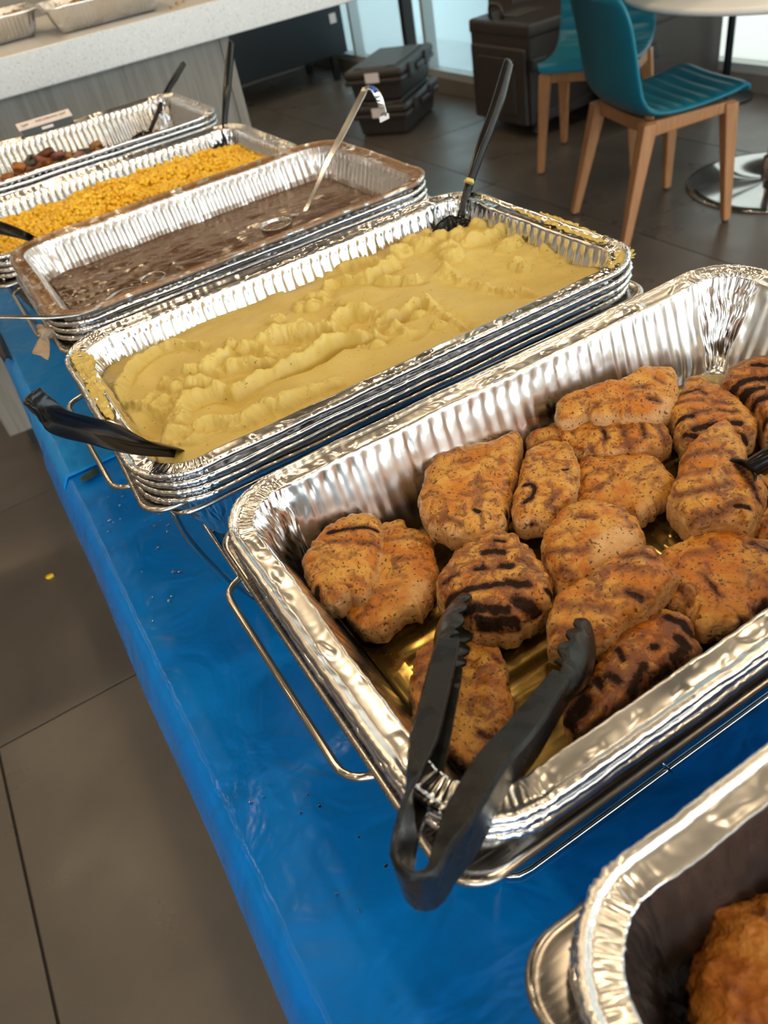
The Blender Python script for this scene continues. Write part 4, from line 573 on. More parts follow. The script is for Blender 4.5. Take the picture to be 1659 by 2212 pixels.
spk = t.ramp(t.noise(v, 420, 1, .3), [(.655, 0.0), (.69, 1.0)])
col = t.mix(t.math('MULTIPLY', spk, .85), col, (.035, .012, .006)); t.base(col)
t.rough(t.ramp(t.math('ADD', hard, t.math('MULTIPLY', nC, .4)), [(.1, .32), (1.0, .8)])); t.l(t.math('SUBTRACT', .5, t.math('MULTIPLY', hard, .38)), t.b.inputs['Specular IOR Level'])
t.bump(t.math('ADD', t.math('MULTIPLY', nC, .5), t.math('ADD', t.math('MULTIPLY', nB, .8), t.math('MULTIPLY', hard, .4))), .55, .0016)
m.node_tree.nodes['Principled BSDF'].inputs['Coat Weight'].default_value = .05
m.node_tree.nodes['Principled BSDF'].inputs['Coat Roughness'].default_value = .22
M['chicken'] = m

def seg_dist(X, Y, P):
    P = np.asarray(P); d = np.full(X.shape, 9.0)
    if len(P) == 1: return np.hypot(X - P[0][0], Y - P[0][1])
    for (ax, ay), (bx, by) in zip(P[:-1], P[1:]):
        L2 = (bx - ax) ** 2 + (by - ay) ** 2 + 1e-12
        q = np.clip(((X - ax) * (bx - ax) + (Y - ay) * (by - ay)) / L2, 0, 1)
        d = np.minimum(d, np.hypot(X - ax - q * (bx - ax), Y - ay - q * (by - ay)))
    return d
def inside(X, Y, P):
    P = np.asarray(P); r = np.zeros(X.shape, bool); j = len(P) - 1
    for i in range(len(P)):
        xi, yi = P[i]; xj, yj = P[j]
        c = ((yi > Y) != (yj > Y)) & (X < (xj - xi) * (Y - yi) / (yj - yi + 1e-12) + xi); r ^= c; j = i
    return r
def slab(outline, zc, th, seed=0, n=180, nt=44, nb=12, e=.5, rough=.0009, lump=.0022, up=.55, tilt=(0, 0), edge=.0012):
    O = catmull(outline, n, True); c = O.mean(0); V = []; tops = []
    a = np.linspace(0, 2 * math.pi, n, endpoint=False)
    nz = edge * fbm(np.cos(a) * 5 + seed, np.sin(a) * 5, seed, 4)
    dirv = O - c; ln = np.linalg.norm(dirv, axis=1)[:, None]; O = O + dirv / ln * nz[:, None]
    T = list(np.linspace(-math.pi / 2, 0, nb, endpoint=False)) + list(np.linspace(0, math.pi / 2, nt))
    for ph in T:
        ph = ph if ph <= 0 else (math.pi / 2) * (ph / (math.pi / 2)) ** (1.3 if n == 240 else 1.0)
        Rr = abs(math.cos(ph)) ** e; Zz = abs(math.sin(ph)) ** (e * 1.25)
        P = c + (O - c) * max(Rr, .001)
        z = th * up * Zz if ph > 0 else -th * (1 - up) * Zz
        x, y = P[:, 0], P[:, 1]
        nzv = np.full(n, z)
        k = 1.0 if ph > -.2 else .3
        nzv = nzv + k * (lump * fbm(x * 21 + seed, y * 21, seed, 2) + rough * fbm(x * 110, y * 110, seed + z * 60, 3)) * (1 if ph > 0 else .5)
        nzv = nzv + (x - c[0]) * tilt[0] + (y - c[1]) * tilt[1]
        rad = rough * .9 * fbm(x * 130 + 5, y * 130, z * 130 + seed, 3) * sstep(.55, .9, Rr)
        dd = (P - c) / (np.linalg.norm(P - c, axis=1)[:, None] + 1e-9) * rad[:, None] * (Rr > .3)
        V.append(np.column_stack([P + dd, nzv])); tops.append(np.full(n, max(0.0, math.sin(max(ph, 0))) ** .8))
    m_ = len(T); V = np.concatenate(V); tp = np.concatenate(tops)
    idx = np.arange(m_ * n).reshape(m_, n); nx = np.roll(idx, -1, 1)
    F = np.stack([idx[:-1].ravel(), nx[:-1].ravel(), nx[1:].ravel(), idx[1:].ravel()], 1)
    V = V - np.array([c[0], c[1], 0]); return V, F, tp, c
labels = {'C1': 'small striped grilled chicken breast lying on another at the left end of the pan',
 'C2': 'pale-sided grilled chicken breast partly under the striped leftmost one',
 'C3': 'thick grilled chicken breast with broad black char bars behind the left tong head',
 'C4': 'flat grilled chicken breast lying beneath the two arms of the tongs',
 'C5': 'large grilled chicken breast with a pointed tip leaning by the far pan wall',
 'C6': 'narrow grilled chicken breast with a black ring-shaped burn mark',
 'C7': 'golden grilled chicken breast with a pale pink end, right of the ring-burned piece',
 'C8': 'rounded grilled chicken breast with one half bare pale meat, centre of the pan',
 'C9': 'oblong grilled chicken breast lying on top of its neighbours above the right tong head',
 'C10': 'widest orange brown grilled chicken breast at the right frame edge by the near rim',
 'C11': 'darkest, heavily charred grilled chicken breast against the near pan wall',
 'C12': 'long chicken strip with fine cross marks under the paler strip',
 'C13': 'long pale tapering strip of grilled chicken on top, nearest the far wall',
 'C14': 'oval grilled chicken breast with parallel dark stripes next to the pale strip',
 'C15': 'grilled chicken breast with heavy black bars at the far right corner of the pan',
 'C16': 'peaked grilled chicken breast with wide soft brown stripes, right of the middle',
 'C17': 'grilled chicken breast mostly cut off by the right frame edge under the peaked one'}
for i, c in enumerate(D['chick']):
    o0 = np.array(c['o']); V, F, tp, ctr = slab(o0.mean(0) + (o0 - o0.mean(0)) * .955, c['z'], c['t'] * .92, seed=i * 3.7 + 1, tilt=c['tilt'], n=240, nt=60, e=.47, rough=.0009, lump=.0019, up=.54, edge=.0022)
    X, Y = V[:, 0] + ctr[0], V[:, 1] + ctr[1]
    ch = np.zeros(len(V))
    for wd, k, P in c['s']:
        d = seg_dist(X, Y, P) + .0012 * fbm(X * 160, Y * 160, i, 3)
        ch = np.maximum(ch, min(1.0, k * 1.12) * np.exp(-(np.maximum(d, 0) / (wd * .95)) ** 2))
    ch *= sstep(.05, .3, tp)
    pl = np.zeros(len(V))
    if c['p']:
        P = c['p'] + [c['p'][0]]; d = seg_dist(X, Y, P); ins = inside(X, Y, c['p'])
        pl = sstep(-.004, .004, np.where(ins, d, -d) + .002 * fbm(X * 90, Y * 90, 3, 3))
    # raised/pressed grill bars
    V[:, 2] += -.0012 * ch
    o = mesh('chicken_breast', V, F, M['chicken'], attrs={'top': tp, 'char': ch, 'pale': pl, 'dark': np.full(len(V), c['c'])}, loc=(ctr[0], ctr[1], c['z']))
    tag(o, labels[c['n']], 'chicken', 'grilled chicken breasts in the foil pan')

def inset_sheet(key, d, z, R, nx, ny, zf, mat, name, edge_drop=.0, parent=None, attrs=None):
    """height field filling the rounded inside of a pan at inset d"""
    a, b = .2635 - d, .1625 - d
    X, Y = np.meshgrid(np.linspace(-a, a, nx), np.linspace(-b, b, ny))
    ex = np.abs(X) - (a - R); ey = np.abs(Y) - (b - R); D_ = np.hypot(np.maximum(ex, 0), np.maximum(ey, 0))
    k = np.where((ex > 0) & (ey > 0) & (D_ > R), R / np.maximum(D_, 1e-9), 1)
    X = np.where((ex > 0) & (ey > 0), np.sign(X) * (a - R + ex * k), X); Y = np.where((ex > 0) & (ey > 0), np.sign(Y) * (b - R + ey * k), Y)
    ox, oy, oz, an = ORI[key]; WX, WY = X + ox + .2635, Y + oy + .1625
    Z = z + zf(WX, WY, X, Y)
    ex = np.abs(X) - (a - R); ey = np.abs(Y) - (b - R)
    dist = np.where((ex > 0) & (ey > 0), R - np.hypot(ex, ey), np.minimum(a - np.abs(X), b - np.abs(Y)))
    idx = np.arange(nx * ny).reshape(ny, nx)
    F = np.stack([idx[:-1, :-1].ravel(), idx[:-1, 1:].ravel(), idx[1:, 1:].ravel(), idx[1:, :-1].ravel()], 1)
    if edge_drop: Z = Z - edge_drop * (1 - sstep(0, .008, dist)) ** 2
    o = mesh(name, np.stack([X.ravel(), Y.ravel(), Z.ravel()], 1), F, mat, parent); place(o, key); o.location.z = 0
    return o
# thin layer of cooking juices in the chicken pan
m = bpy.data.materials.new('juices'); m.use_nodes = True; T_ = m.node_tree; T_.nodes.clear()
out = T_.nodes.new('ShaderNodeOutputMaterial'); tr = T_.nodes.new('ShaderNodeBsdfTransparent'); gl = T_.nodes.new('ShaderNodeBsdfGlossy'); df = T_.nodes.new('ShaderNodeBsdfDiffuse')
fr = T_.nodes.new('ShaderNodeFresnel'); fr.inputs['IOR'].default_value = 1.4; mx = T_.nodes.new('ShaderNodeMixShader'); mx2 = T_.nodes.new('ShaderNodeMixShader')
tr.inputs['Color'].default_value = (.93, .78, .42, 1); gl.inputs['Roughness'].default_value = .06; df.inputs['Color'].default_value = (.45, .28, .06, 1)
ns = T_.nodes.new('ShaderNodeTexNoise'); ns.inputs['Scale'].default_value = 500; tc = T_.nodes.new('ShaderNodeTexCoord'); T_.links.new(tc.outputs['Object'], ns.inputs['Vector'])
rp = T_.nodes.new('ShaderNodeValToRGB'); rp.color_ramp.elements[0].position = .68; rp.color_ramp.elements[0].color = (.12, .12, .12, 1); rp.color_ramp.elements[1].position = .72; rp.color_ramp.elements[1].color = (.6, .6, .6, 1)
T_.links.new(ns.outputs['Fac'], rp.inputs['Fac']); T_.links.new(rp.outputs['Color'], mx2.inputs[0])
T_.links.new(tr.outputs[0], mx2.inputs[1]); T_.links.new(df.outputs[0], mx2.inputs[2])
T_.links.new(fr.outputs[0], mx.inputs[0]); T_.links.new(mx2.outputs[0], mx.inputs[1]); T_.links.new(gl.outputs[0], mx.inputs[2]); T_.links.new(mx.outputs[0], out.inputs[0])
o = inset_sheet('chicken', .047, -.0812, .03, 90, 60, lambda x, y, X, Y: .0004 * fbm(x * 30, y * 30, 2, 2), m, 'chicken_juices')
tag(o, 'thin layer of clear yellow juices on the bottom of the chicken pan', 'juices')

# mashed potato
m = mk('mashed_potato', (.72, .52, .17), .42, 0, .4); t = NT(m); v = t.coord()
c = t.mix(t.ramp(t.noise(v, 16, 4, .6), [(.3, 0.0), (.7, 1.0)]), (.61, .46, .115), (.70, .555, .17))
spk = t.ramp(t.noise(v, 330, 1, .2), [(.755, 0.0), (.775, 1.0)]); t.base(t.mix(t.math('MULTIPLY', spk, .7), c, (.16, .11, .03)))
t.bump(t.math('ADD', t.noise(v, 130, 4), t.math('MULTIPLY', t.noise(v, 420, 3), .3)), .22, .0012)
b_ = m.node_tree.nodes['Principled BSDF']; b_.inputs['Subsurface Weight'].default_value = .18; b_.inputs['Subsurface Radius'].default_value = (.006, .003, .001); b_.inputs['Subsurface Scale'].default_value = .5
b_.inputs['Coat Weight'].default_value = .15; b_.inputs['Coat Roughness'].default_value = .3
M['mash'] = m
def mash_h(x, y, X, Y):
    h = np.zeros_like(x)
    near = sstep(.02, -.13, Y); h += .006 * near - .006 * sstep(.05, .13, Y) - .003 * sstep(-.12, -.22, X)
    rm = np.zeros_like(x)
    wx = x + .004 * fbm(x * 20, y * 20, 1, 2) + .0010 * fbm(x * 110, y * 110, 2, 2); wy = y + .004 * fbm(x * 20, y * 20, 5, 2) + .0010 * fbm(x * 110, y * 110, 7, 2)
    for hh, w_, P in D['ridges']:
        d = seg_dist(wx, wy, P); g = np.exp(-(d / w_) ** 2); h += hh * 1.15 * g * (1 + .35 * fbm(x * 40, y * 40, 9, 2)); h -= hh * .8 * np.exp(-(seg_dist(wx, wy + 1.7 * w_, P) / (1.3 * w_)) ** 2); rm = np.maximum(rm, np.exp(-(d / (w_ * 1.6)) ** 2))
    rm0 = rm.copy(); lm = np.zeros_like(x)
    for hh, rr, q in D['lumps']:
        d = np.hypot(wx - q[0], wy - q[1]); g = np.clip(1 - (d / (rr * 1.25)) ** 2, 0, 1) ** .8; lm = np.maximum(lm, hh * .95 * g); rm = np.maximum(rm, np.exp(-(d / (rr * 1.4)) ** 2))
    h += lm * (1 - .45 * rm0)
    h = np.where(h > 0, .0135 * np.tanh(h / .0135), h)
    for hh, rr, q in D['hollows']:
        h -= hh * np.exp(-(np.hypot(x - q[0], y - q[1]) / rr) ** 2)
    h += .0030 * fbm(x * 75, y * 75, 3, 5) * (.09 + rm) + .0022 * fbm(x * 14, y * 22, 8, 2) + .0018 * np.abs(pnoise(x * 95, y * 95, 4)) * rm
    return h
o = inset_sheet('mash', .0228, -.0205, .036, 700, 430, mash_h, M['mash'], 'mashed_potato', edge_drop=.005)
tag(o, 'yellow mashed potato heaped in rough scooped ridges filling its foil pan', 'mashed potato', kind='stuff')
lab = ['long smear of mashed potato along the left rim of its pan', 'small smear of mashed potato on the far wall near the left corner', 'smear of mashed potato along the right rim of its pan', 'smear of mashed potato on the right near corner rim']
for i, P in enumerate(D['smears']):
    V, F, tp, c = slab(P, 0, .0012, seed=40 + i, n=220, nt=40, nb=4, e=.5, rough=.0024, lump=.0010, up=.6, edge=.006)
    o = mesh('mash_smear', V, F, M['mash'], loc=(c[0], c[1], -.0032 if i != 1 else -.012)); tag(o, lab[i], 'smear')

# gravy
m = mk('gravy', (.085, .032, .013), .13, 0, .5); t = NT(m); v = t.coord()
t.base(t.ramp(t.noise(v, 22, 4, .6, 1.2), [(.35, (.085, .042, .022)), (.62, (.115, .058, .030)), (.8, (.17, .085, .036))]))
t.bump(t.noise(v, 40, 3, .5, 1.2), .07, .003); t.rough(t.ramp(t.noise(v, 26, 4, .6, 1.0), [(.4, .14), (.7, .36)])); M['gravy'] = m
def gh(x, y, X, Y):
    q = sstep(.03, -.22, X); return (.0010 + .0016 * q) * fbm(x * 26, y * 38, 2, 3) + .0012 * q * np.abs(pnoise(x * 60, y * 60, 4))
o = inset_sheet('gravy', .0365, -.046, .03, 240, 150, gh, M['gravy'], 'brown_gravy'); tag(o, 'glossy brown gravy half filling its foil pan', 'gravy')

# corn
m = mk('corn_kernel', (.75, .36, .01), .38, 0, .5); t = NT(m); v = t.coord()
t.base(t.ramp(t.noise(v, 75, 3, .6), [(.30, (.80, .40, .004)), (.5, (.92, .56, .010)), (.72, (.95, .68, .07))]))
b_ = m.node_tree.nodes['Principled BSDF']; b_.inputs['Coat Weight'].default_value = .3; M['corn'] = m
def corn_h(X, Y): return -.030 + .014 * np.exp(-((X - .03) / .17) ** 2 - ((Y - .02) / .10) ** 2) + .010 * np.exp(-((X + .10) / .09) ** 2 - ((Y + .02) / .06) ** 2) + .008 * fbm(X * 16, Y * 16, 6, 2) + .008 * sstep(.02, -.12, Y)
import bmesh
bm = bmesh.new(); bmesh.ops.create_icosphere(bm, subdivisions=1, radius=1.0); kv = np.array([v_.co[:] for v_ in bm.verts]); kf = np.array([[q.index for q in f.verts] for f in bm.faces]); bm.free()
kv = kv * (1 + .12 * kv[:, 2:3]) 
NK = 7000; X = RNG.uniform(-.233, .233, NK); Y = RNG.uniform(-.133, .133, NK)
ok = ~((np.abs(X) > .20) & (np.abs(Y) > .10) & (np.hypot(np.abs(X) - .20, np.abs(Y) - .10) > .033)); X = X[ok]; Y = Y[ok]; NK = len(X)
lay = RNG.uniform(-.009, .0025, NK); Z = corn_h(X, Y) + lay
sz = RNG.uniform(.85, 1.2, (NK, 1, 1)) * np.array([.0042, .0050, .0034])[None, None, :]
A1, A2, A3 = [RNG.uniform(0, 6.28, NK) for _ in range(3)]
def rot(ax, a):
    c, s = np.cos(a), np.sin(a); o = np.zeros_like(a); e = np.ones_like(a)
    L_ = {'x': [[e, o, o], [o, c, -s], [o, s, c]], 'z': [[c, -s, o], [s, c, o], [o, o, e]]}[ax]
    return np.transpose(np.array(L_), (2, 0, 1))
Rm = rot('z', A1) @ rot('x', A2) @ rot('z', A3)
V = np.einsum('nij,nkj->nki', Rm, kv[None] * sz) + np.stack([X, Y, Z], 1)[:, None, :]
F = (kf[None] + (np.arange(NK) * len(kv))[:, None, None]).reshape(-1, 3)
o = mesh('corn_kernels', V.reshape(-1, 3), F, M['corn']); place(o, 'corn'); tag(o, 'heaped bright yellow corn kernels filling their foil pan', 'corn', kind='stuff')
o = inset_sheet('corn', .034, -.012, .03, 80, 50, lambda x, y, X, Y: corn_h(X, Y) - .007, M['corn'], 'corn_kernels'); tag(o, 'packed lower layer of yellow corn beneath the loose kernels', 'corn', kind='stuff')

# roasted vegetables: chunks in the farthest pan
vm = [mk('roast_orange', (.42, .14, .025), .4), mk('roast_red', (.25, .07, .035), .4), mk('roast_dark', (.035, .03, .022), .4), mk('roast_tan', (.40, .19, .05), .45), mk('roast_mauve', (.28, .10, .075), .45)]
for q in vm:
    t = NT(q); c0 = q.node_tree.nodes['Principled BSDF'].inputs['Base Color'].default_value[:3]
    t.base(t.mix(t.ramp(t.noise(t.coord(), 60, 4), [(.4, 0.0), (.65, 1.0)]), tuple(c0), tuple(x * .35 for x in c0))); t.bump(t.noise(t.coord(), 90, 3), .4, .002)
bm = bmesh.new(); bmesh.ops.create_icosphere(bm, subdivisions=3, radius=1.0); iv = np.array([v_.co[:] for v_ in bm.verts]); if_ = [[q.index for q in f.verts] for f in bm.faces]; bm.free()
def chunk(seed, s, boxy=.55):
    p = np.sign(iv) * np.abs(iv) ** boxy; p = p / np.abs(p).max(1, keepdims=True) ** .35
    p = p * (1 + .22 * fbm(iv[:, 0] * 1.5 + seed, iv[:, 1] * 1.5, iv[:, 2] * 1.5, 3))[:, None]
    return p * np.array(s)
cms = []
for k in range(15):
    o = mesh('vegetable_chunk', chunk(k * 5.1, (random.uniform(.012, .022), random.uniform(.009, .015), random.uniform(.005, .009))), if_, vm[k % 5]); cms.append(o)
ox, oy = ORI['vegetable'][0], ORI['vegetable'][1]; kk = 0
vn = ['orange', 'reddish brown', 'nearly black', 'tan', 'mauve brown']
for i in range(110):
    x = random.uniform(.045, .48); y = random.uniform(.05, .275)
    z = -.063 + random.uniform(0, .016) + (.012 * math.exp(-((x - .16) / .12) ** 2)) + (.008 if random.random() < .3 else 0) - .02 * (x > .33)
    o = cms[i] if i < len(cms) else cms[i % len(cms)].copy()
    if i >= len(cms): COL.objects.link(o)
    o.location = (ox + x, oy + y, z + .006); o.rotation_euler = (random.uniform(-.5, .5), random.uniform(-.5, .5), random.uniform(0, 6.28))
    tag(o, 'roasted %s vegetable chunk in the farthest foil pan' % vn[(i % len(cms)) % 5], 'vegetable', 'roasted %s vegetable chunks' % vn[(i % len(cms)) % 5])

# breaded fillets in the nearest pan
m = mk('breaded_crust', (.5, .2, .03), .5, 0, .4); t = NT(m); v = t.coord()
nA = t.noise(v, 30, 6, .65, .5); nB = t.noise(v, 90, 5, .7, .6)
c = t.ramp(nA, [(.30, (.15, .035, .008)), (.45, (.34, .10, .012)), (.58, (.46, .17, .018)), (.72, (.50, .24, .05))])
c = t.mix(t.ramp(nB, [(.56, 0.0), (.68, .85)]), c, (.13, .03, .012)); t.base(c)
t.bump(t.math('ADD', t.noise(v, 160, 5, .7), t.math('MULTIPLY', nB, 1.5)), .9, .003); M['crust'] = m
for i, (P, z, lb) in enumerate((
    ([(.128, -.434), (.105, -.441), (.088, -.452), (.076, -.470), (.074, -.500), (.092, -.530), (.140, -.540), (.185, -.515), (.195, -.475), (.172, -.446), (.150, -.444)], -.052, 'crusty orange breaded fillet nearest the lower right corner of the photo'),
    ([(.165, -.447), (.20, -.440), (.26, -.445), (.30, -.47), (.30, -.52), (.26, -.55), (.21, -.54), (.18, -.50)], -.062, 'darker reddish breaded fillet behind the orange one'),
    ([(.31, -.60), (.38, -.58), (.45, -.60), (.46, -.66), (.40, -.69), (.33, -.68), (.29, -.65)], -.064, 'breaded fillet at the far end of the nearest pan'))):
    V, F, tp, c = slab(P, 0, .034, seed=60 + i * 3, n=260, nt=70, nb=10, e=.55, rough=.0022, lump=.003, up=.62, edge=.005)
    tag(mesh('breaded_fillet', V, F, M['crust'], loc=(c[0], c[1], z)), lb, 'breaded fillet', 'breaded fillets in the nearest pan')

# ------------------------------------------------------------------ tongs
def tongs():
    root = empty('serving_tongs', (.012, -.372, 0), 0, 'black nylon serving tongs with scalloped heads resting over the pan corner', 'tongs')
    off = np.array([.012, -.372, 0])
    pts = [np.array(p) - off for p in [(.101, -.259, -.018), (.080, -.2825, -.0105), (.0591, -.306, -.003), (.0240, -.3450, .011), (.0085, -.3625, .0155), (.0068, -.3690, .0150), (.0085, -.3745, .0145), (.0145, -.3775, .0142), (.0215, -.3750, .0145), (.0280, -.3700, .0140), (.0664, -.3475, .004), (.0949, -.3345, -.007), (.137, -.3130, -.022)]]
    n = 90; P = catmull(pts, n); tt = np.linspace(0, 1, n)
    Tn = np.gradient(P, axis=0); Tn /= np.linalg.norm(Tn, axis=1)[:, None]
    secs = []
    for t_ in tt:
        e = abs(t_ - .45) / .5                      # 0 at the bend, ~1 at the necks
        h = .0162 - .0046 * e + .0045 * (1 - sstep(.03, .22, e)) - .002 * max(0, e - .8); w_ = .0018 + .0056 * sstep(.12, .4, e) * (1 - .25 * sstep(.8, 1.05, e))
        # channel: web outside (+side is outside), flanges inwards
        tw = .0018; g = min(w_ * 2 - .0004, max(.0004, w_ * 2 - tw)) if w_ > .002 else .0002
        o_, i_ = w_, -w_
        secs.append(np.array([(o_, -h * .82), (o_, h * .82), (o_ - .0016, h), (i_ + .0006, h), (i_, h - .0008), (i_, h - .0028), (i_ + g, h - .0034), (i_ + g, -h + .0034), (i_, -h + .0028), (i_, -h), (o_ - .0016, -h)]))
    secs = [s_ * np.array([-1, 1]) for s_ in secs] if False else secs
    V, F = loft_data(P, (0, 0, 1), secs); o = mesh('spring_arm', V, F, M['nylon'], root, smooth=False)
    b = o.modifiers.new('b', 'BEVEL'); b.width = .0007; b.segments = 2; b.limit_method = 'ANGLE'; b.angle_limit = .5
    o.modifiers.new('wn', 'WEIGHTED_NORMAL')
    # heads
    for base, tip, side in (((.099, -.261, -.017), (.140, -.212, -.046), 1), ((.136, -.3135, -.021), (.190, -.279, -.048), -1)):
        a = np.array(base) - off; b2 = np.array(tip) - off; ax = b2 - a; L_ = np.linalg.norm(ax); ax /= L_
        up = np.array([0, 0, 1.0]); up -= ax * (up @ ax); up /= np.linalg.norm(up); sd_ = np.cross(ax, up) * -side  # outward
        a = a - ax * .006; L_ += .006
        nu, nv = 60, 25; G = []
        for i in range(nu):
            u = i / (nu - 1); wdt = (.0150 * math.sin(min(1, u * 1.15 + .22) * math.pi * .62) ** .8) * (1 if u < .8 else math.sqrt(max(.02, 1 - ((u - .8) / .2) ** 2)))
            bul = .0115 * math.sin(min(1, .12 + u * .95) * math.pi) ** .7
            sc = .0055 * abs(math.sin(u * math.pi * 4.5)) + .0012
            for j in range(nv):
                vv = -1 + 2 * j / (nv - 1); cc = math.sqrt(max(0, 1 - vv * vv))
                inward = (sc * (abs(vv) ** 8)) * (1 if u > .16 else 0)
                G.append(a + ax * u * L_ + up * vv * wdt + sd_ * (bul * cc - inward - .001))
        idx = np.arange(nu * nv).reshape(nu, nv)
        F = np.stack([idx[:-1, :-1].ravel(), idx[:-1, 1:].ravel(), idx[1:, 1:].ravel(), idx[1:, :-1].ravel()], 1)
        h_ = mesh('scalloped_head', np.array(G), F, M['nylon'], root); q = h_.modifiers.new('s', 'SOLIDIFY'); q.thickness = .0022; q.offset = 0
    return root
tongs()
# ------------------------------------------------------------------ spoons
def spoon(P, width, label, bowl=None, name='serving_spoon', group=None, up=(0, 0, 1), thick=.004, chan=True):
    """handle along P (bowl end first); width list along it"""
    P0 = np.array(P[0]); root = empty(name, tuple(P0), 0, label, 'spoon', group)
    Q = catmull(np.array(P) - P0, 48); ws = np.interp(np.linspace(0, 1, 48), np.linspace(0, 1, len(width)), width); secs = []
    for w_ in ws:
        h = thick; secs.append(np.array([(-w_, -h), (-w_ * .8, -h * .2), (-w_ * .45, h * .75), (0, h), (w_ * .45, h * .75), (w_ * .8, -h * .2), (w_, -h), (w_ * .86, -h * 1.05), (w_ * .4, h * .2), (0, h * .45), (-w_ * .4, h * .2), (-w_ * .86, -h * 1.05)]) if chan else
                                 np.array([(w_ * math.cos(a), h * math.sin(a)) for a in np.linspace(0, 2 * math.pi, 12, endpoint=False)]))
    V, F = loft_data(Q, up, secs); mesh('handle', V, F, M['black'], root)
    if bowl:
        bd, bl, bw, tilt_up = bowl       # direction, length, half width, up vector
        ax = np.array(bd, float); ax /= np.linalg.norm(ax); u = np.array(tilt_up, float); u -= ax * (u @ ax); u /= np.linalg.norm(u); s = np.cross(ax, u)
        G = []; nu, nv = 28, 17
        for i in range(nu):
            tt = i / (nu - 1); ww = bw * max(.12, math.sin(min(1, tt * .93 + .07) * math.pi) ** .5); 
            for j in range(nv):
                vv = -1 + 2 * j / (nv - 1)
                G.append(ax * tt * bl + s * vv * ww - u * (.014 * (1 - vv * vv) * math.sin(tt * math.pi) ** .7))
        idx = np.arange(nu * nv).reshape(nu, nv)
        F = np.stack([idx[:-1, :-1].ravel(), idx[:-1, 1:].ravel(), idx[1:, 1:].ravel(), idx[1:, :-1].ravel()], 1)
        b_ = mesh('bowl', np.array(G), F, M['black'], root); q = b_.modifiers.new('s', 'SOLIDIFY'); q.thickness = .002
    return root
spoon([(.052, .080, -.040), (.040, .062, -.016), (.012, .040, .018), (-.012, .014, .058), (-.034, -.008, .091), (-.0405, -.010, .110)], [.0035, .0045, .0075, .0105, .0105, .0085], 'black serving spoon with a thick curved handle stuck in the left end of the mash',
      None, up=(-.55, .25, .8), thick=.005)
spoon([(.480, .268, -.013), (.505, .288, .004), (.555, .323, .035), (.615, .366, .065), (.668, .407, .096)], [.0045, .0055, .0085, .0085, .0070], 'black serving spoon standing in the far right corner of the mash',
      ((-.75, -.55, -.42), .075, .026, (.1, -.3, 1)), up=(-.5, -.4, .8), thick=.0055)
spoon([(.452, .997, -.036), (.472, 1.030, -.012), (.508, 1.080, .025), (.548, 1.137, .060), (.582, 1.186, .088)], [.004, .005, .0085, .0085, .0070], 'tall glossy black spoon standing at the far end of the corn',
      ((-.6, -.6, -.5), .075, .026, (.1, -.3, 1)), up=(-.5, -.5, .7), thick=.0055)
spoon([(.392, 1.288, -.040), (.425, 1.322, -.022), (.475, 1.377, .004), (.52, 1.42, .022), (.557, 1.458, .035)], [.004, .0045, .0065, .0080, .0065], 'black spoon leaning in the far corner of the roasted vegetable pan',
      ((-.7, -.6, -.25), .075, .026, (.1, -.3, 1)), up=(-.3, -.5, .8), thick=.004)
spoon([(.052, .735, -.010), (.032, .702, .016), (.008, .655, .045), (-.03, .59, .085), (-.05, .55, .11)], [.0045, .008, .0105, .0105, .0085], 'black spoon sticking out of the near left corner of the corn',
      ((.6, .72, -.6), .075, .026, (-.4, -.3, .9)), up=(-.5, .25, .8), thick=.005)
spoon([(-.066, 1.07, -.2225), (-.067, 1.02, -.2225), (-.068, .97, -.2225), (-.068, .93, -.2225), (-.067, .890, -.2225)], [.006, .008, .009, .009, .007], 'dark utensil handle lying along the left edge of the blue cover', up=(0, 0, 1), thick=.004)
spoon([(.366, -.245, -.032), (.378, -.252, -.022), (.405, -.268, -.004), (.450, -.300, .024)], [.007, .009, .010, .009], 'black spoon tip at the right frame edge among the chicken', ((-.8, .3, -.6), .030, .014, (.1, -.2, 1)), up=(0, 0, 1), thick=.005)
# mash stuck on spoons
V, F, tp, c = slab([(-.004, -.010), (.004, -.009), (.005, .004), (.002, .011), (-.004, .009), (-.006, 0)], 0, .006, seed=91, n=60, nt=14, nb=5, rough=.0008, lump=.001)
o = mesh('mash_smear', V, F, M['mash'], loc=(.5145, .293, .012)); o.rotation_euler = (-.6, .3, -.6); tag(o, 'dab of mashed potato stuck on the neck of the standing black spoon', 'smear')
# ladles
def ladle(bowlc, path, w_, label, hook=None, br=.030):
    root = empty('gravy_ladle', tuple(bowlc), 0, label, 'ladle'); c = np.array(bowlc)
    V, F = lathe_data([(br * math.sin(a), -br * .62 * math.cos(a)) for a in np.linspace(.02, math.pi / 2, 12)] + [(br * 1.03, .0006)], 36)
    o = mesh('bowl', V, F, M['chrome'], root); s = o.modifiers.new('s', 'SOLIDIFY'); s.thickness = .0012
    P = catmull(np.array(path) - c, 60); k = len(w_); ws = np.interp(np.linspace(0, 1, 60), np.linspace(0, 1, k), w_)
    V, F = loft_data(P, hook or (0, -.3, 1), [np.array([(-q, -.0009), (q, -.0009), (q, .0009), (-q, .0009)]) for q in ws]); o = mesh('handle', V, F, M['chrome'], root, smooth=False)
    b = o.modifiers.new('b', 'BEVEL'); b.width = .0005; b.segments = 2
    return root, c
root, c = ladle((.348, .540, -.0425), [(.378, .552, -.043), (.395, .556, -.047), (.41, .561, -.043), (.47, .598, -.008), (.53, .635, .021), (.586, .668, .050), (.596, .672, .0555), (.605, .668, .052), (.610, .663, .040), (.612, .660, .022), (.611, .657, .012)],
    [.0035, .0035, .0032, .0035, .005, .006, .006, .006, .006, .0055, .005], 'steel ladle with a hooked flat handle leaning in the far end of the gravy', (-.35, -.2, .9), br=.023)
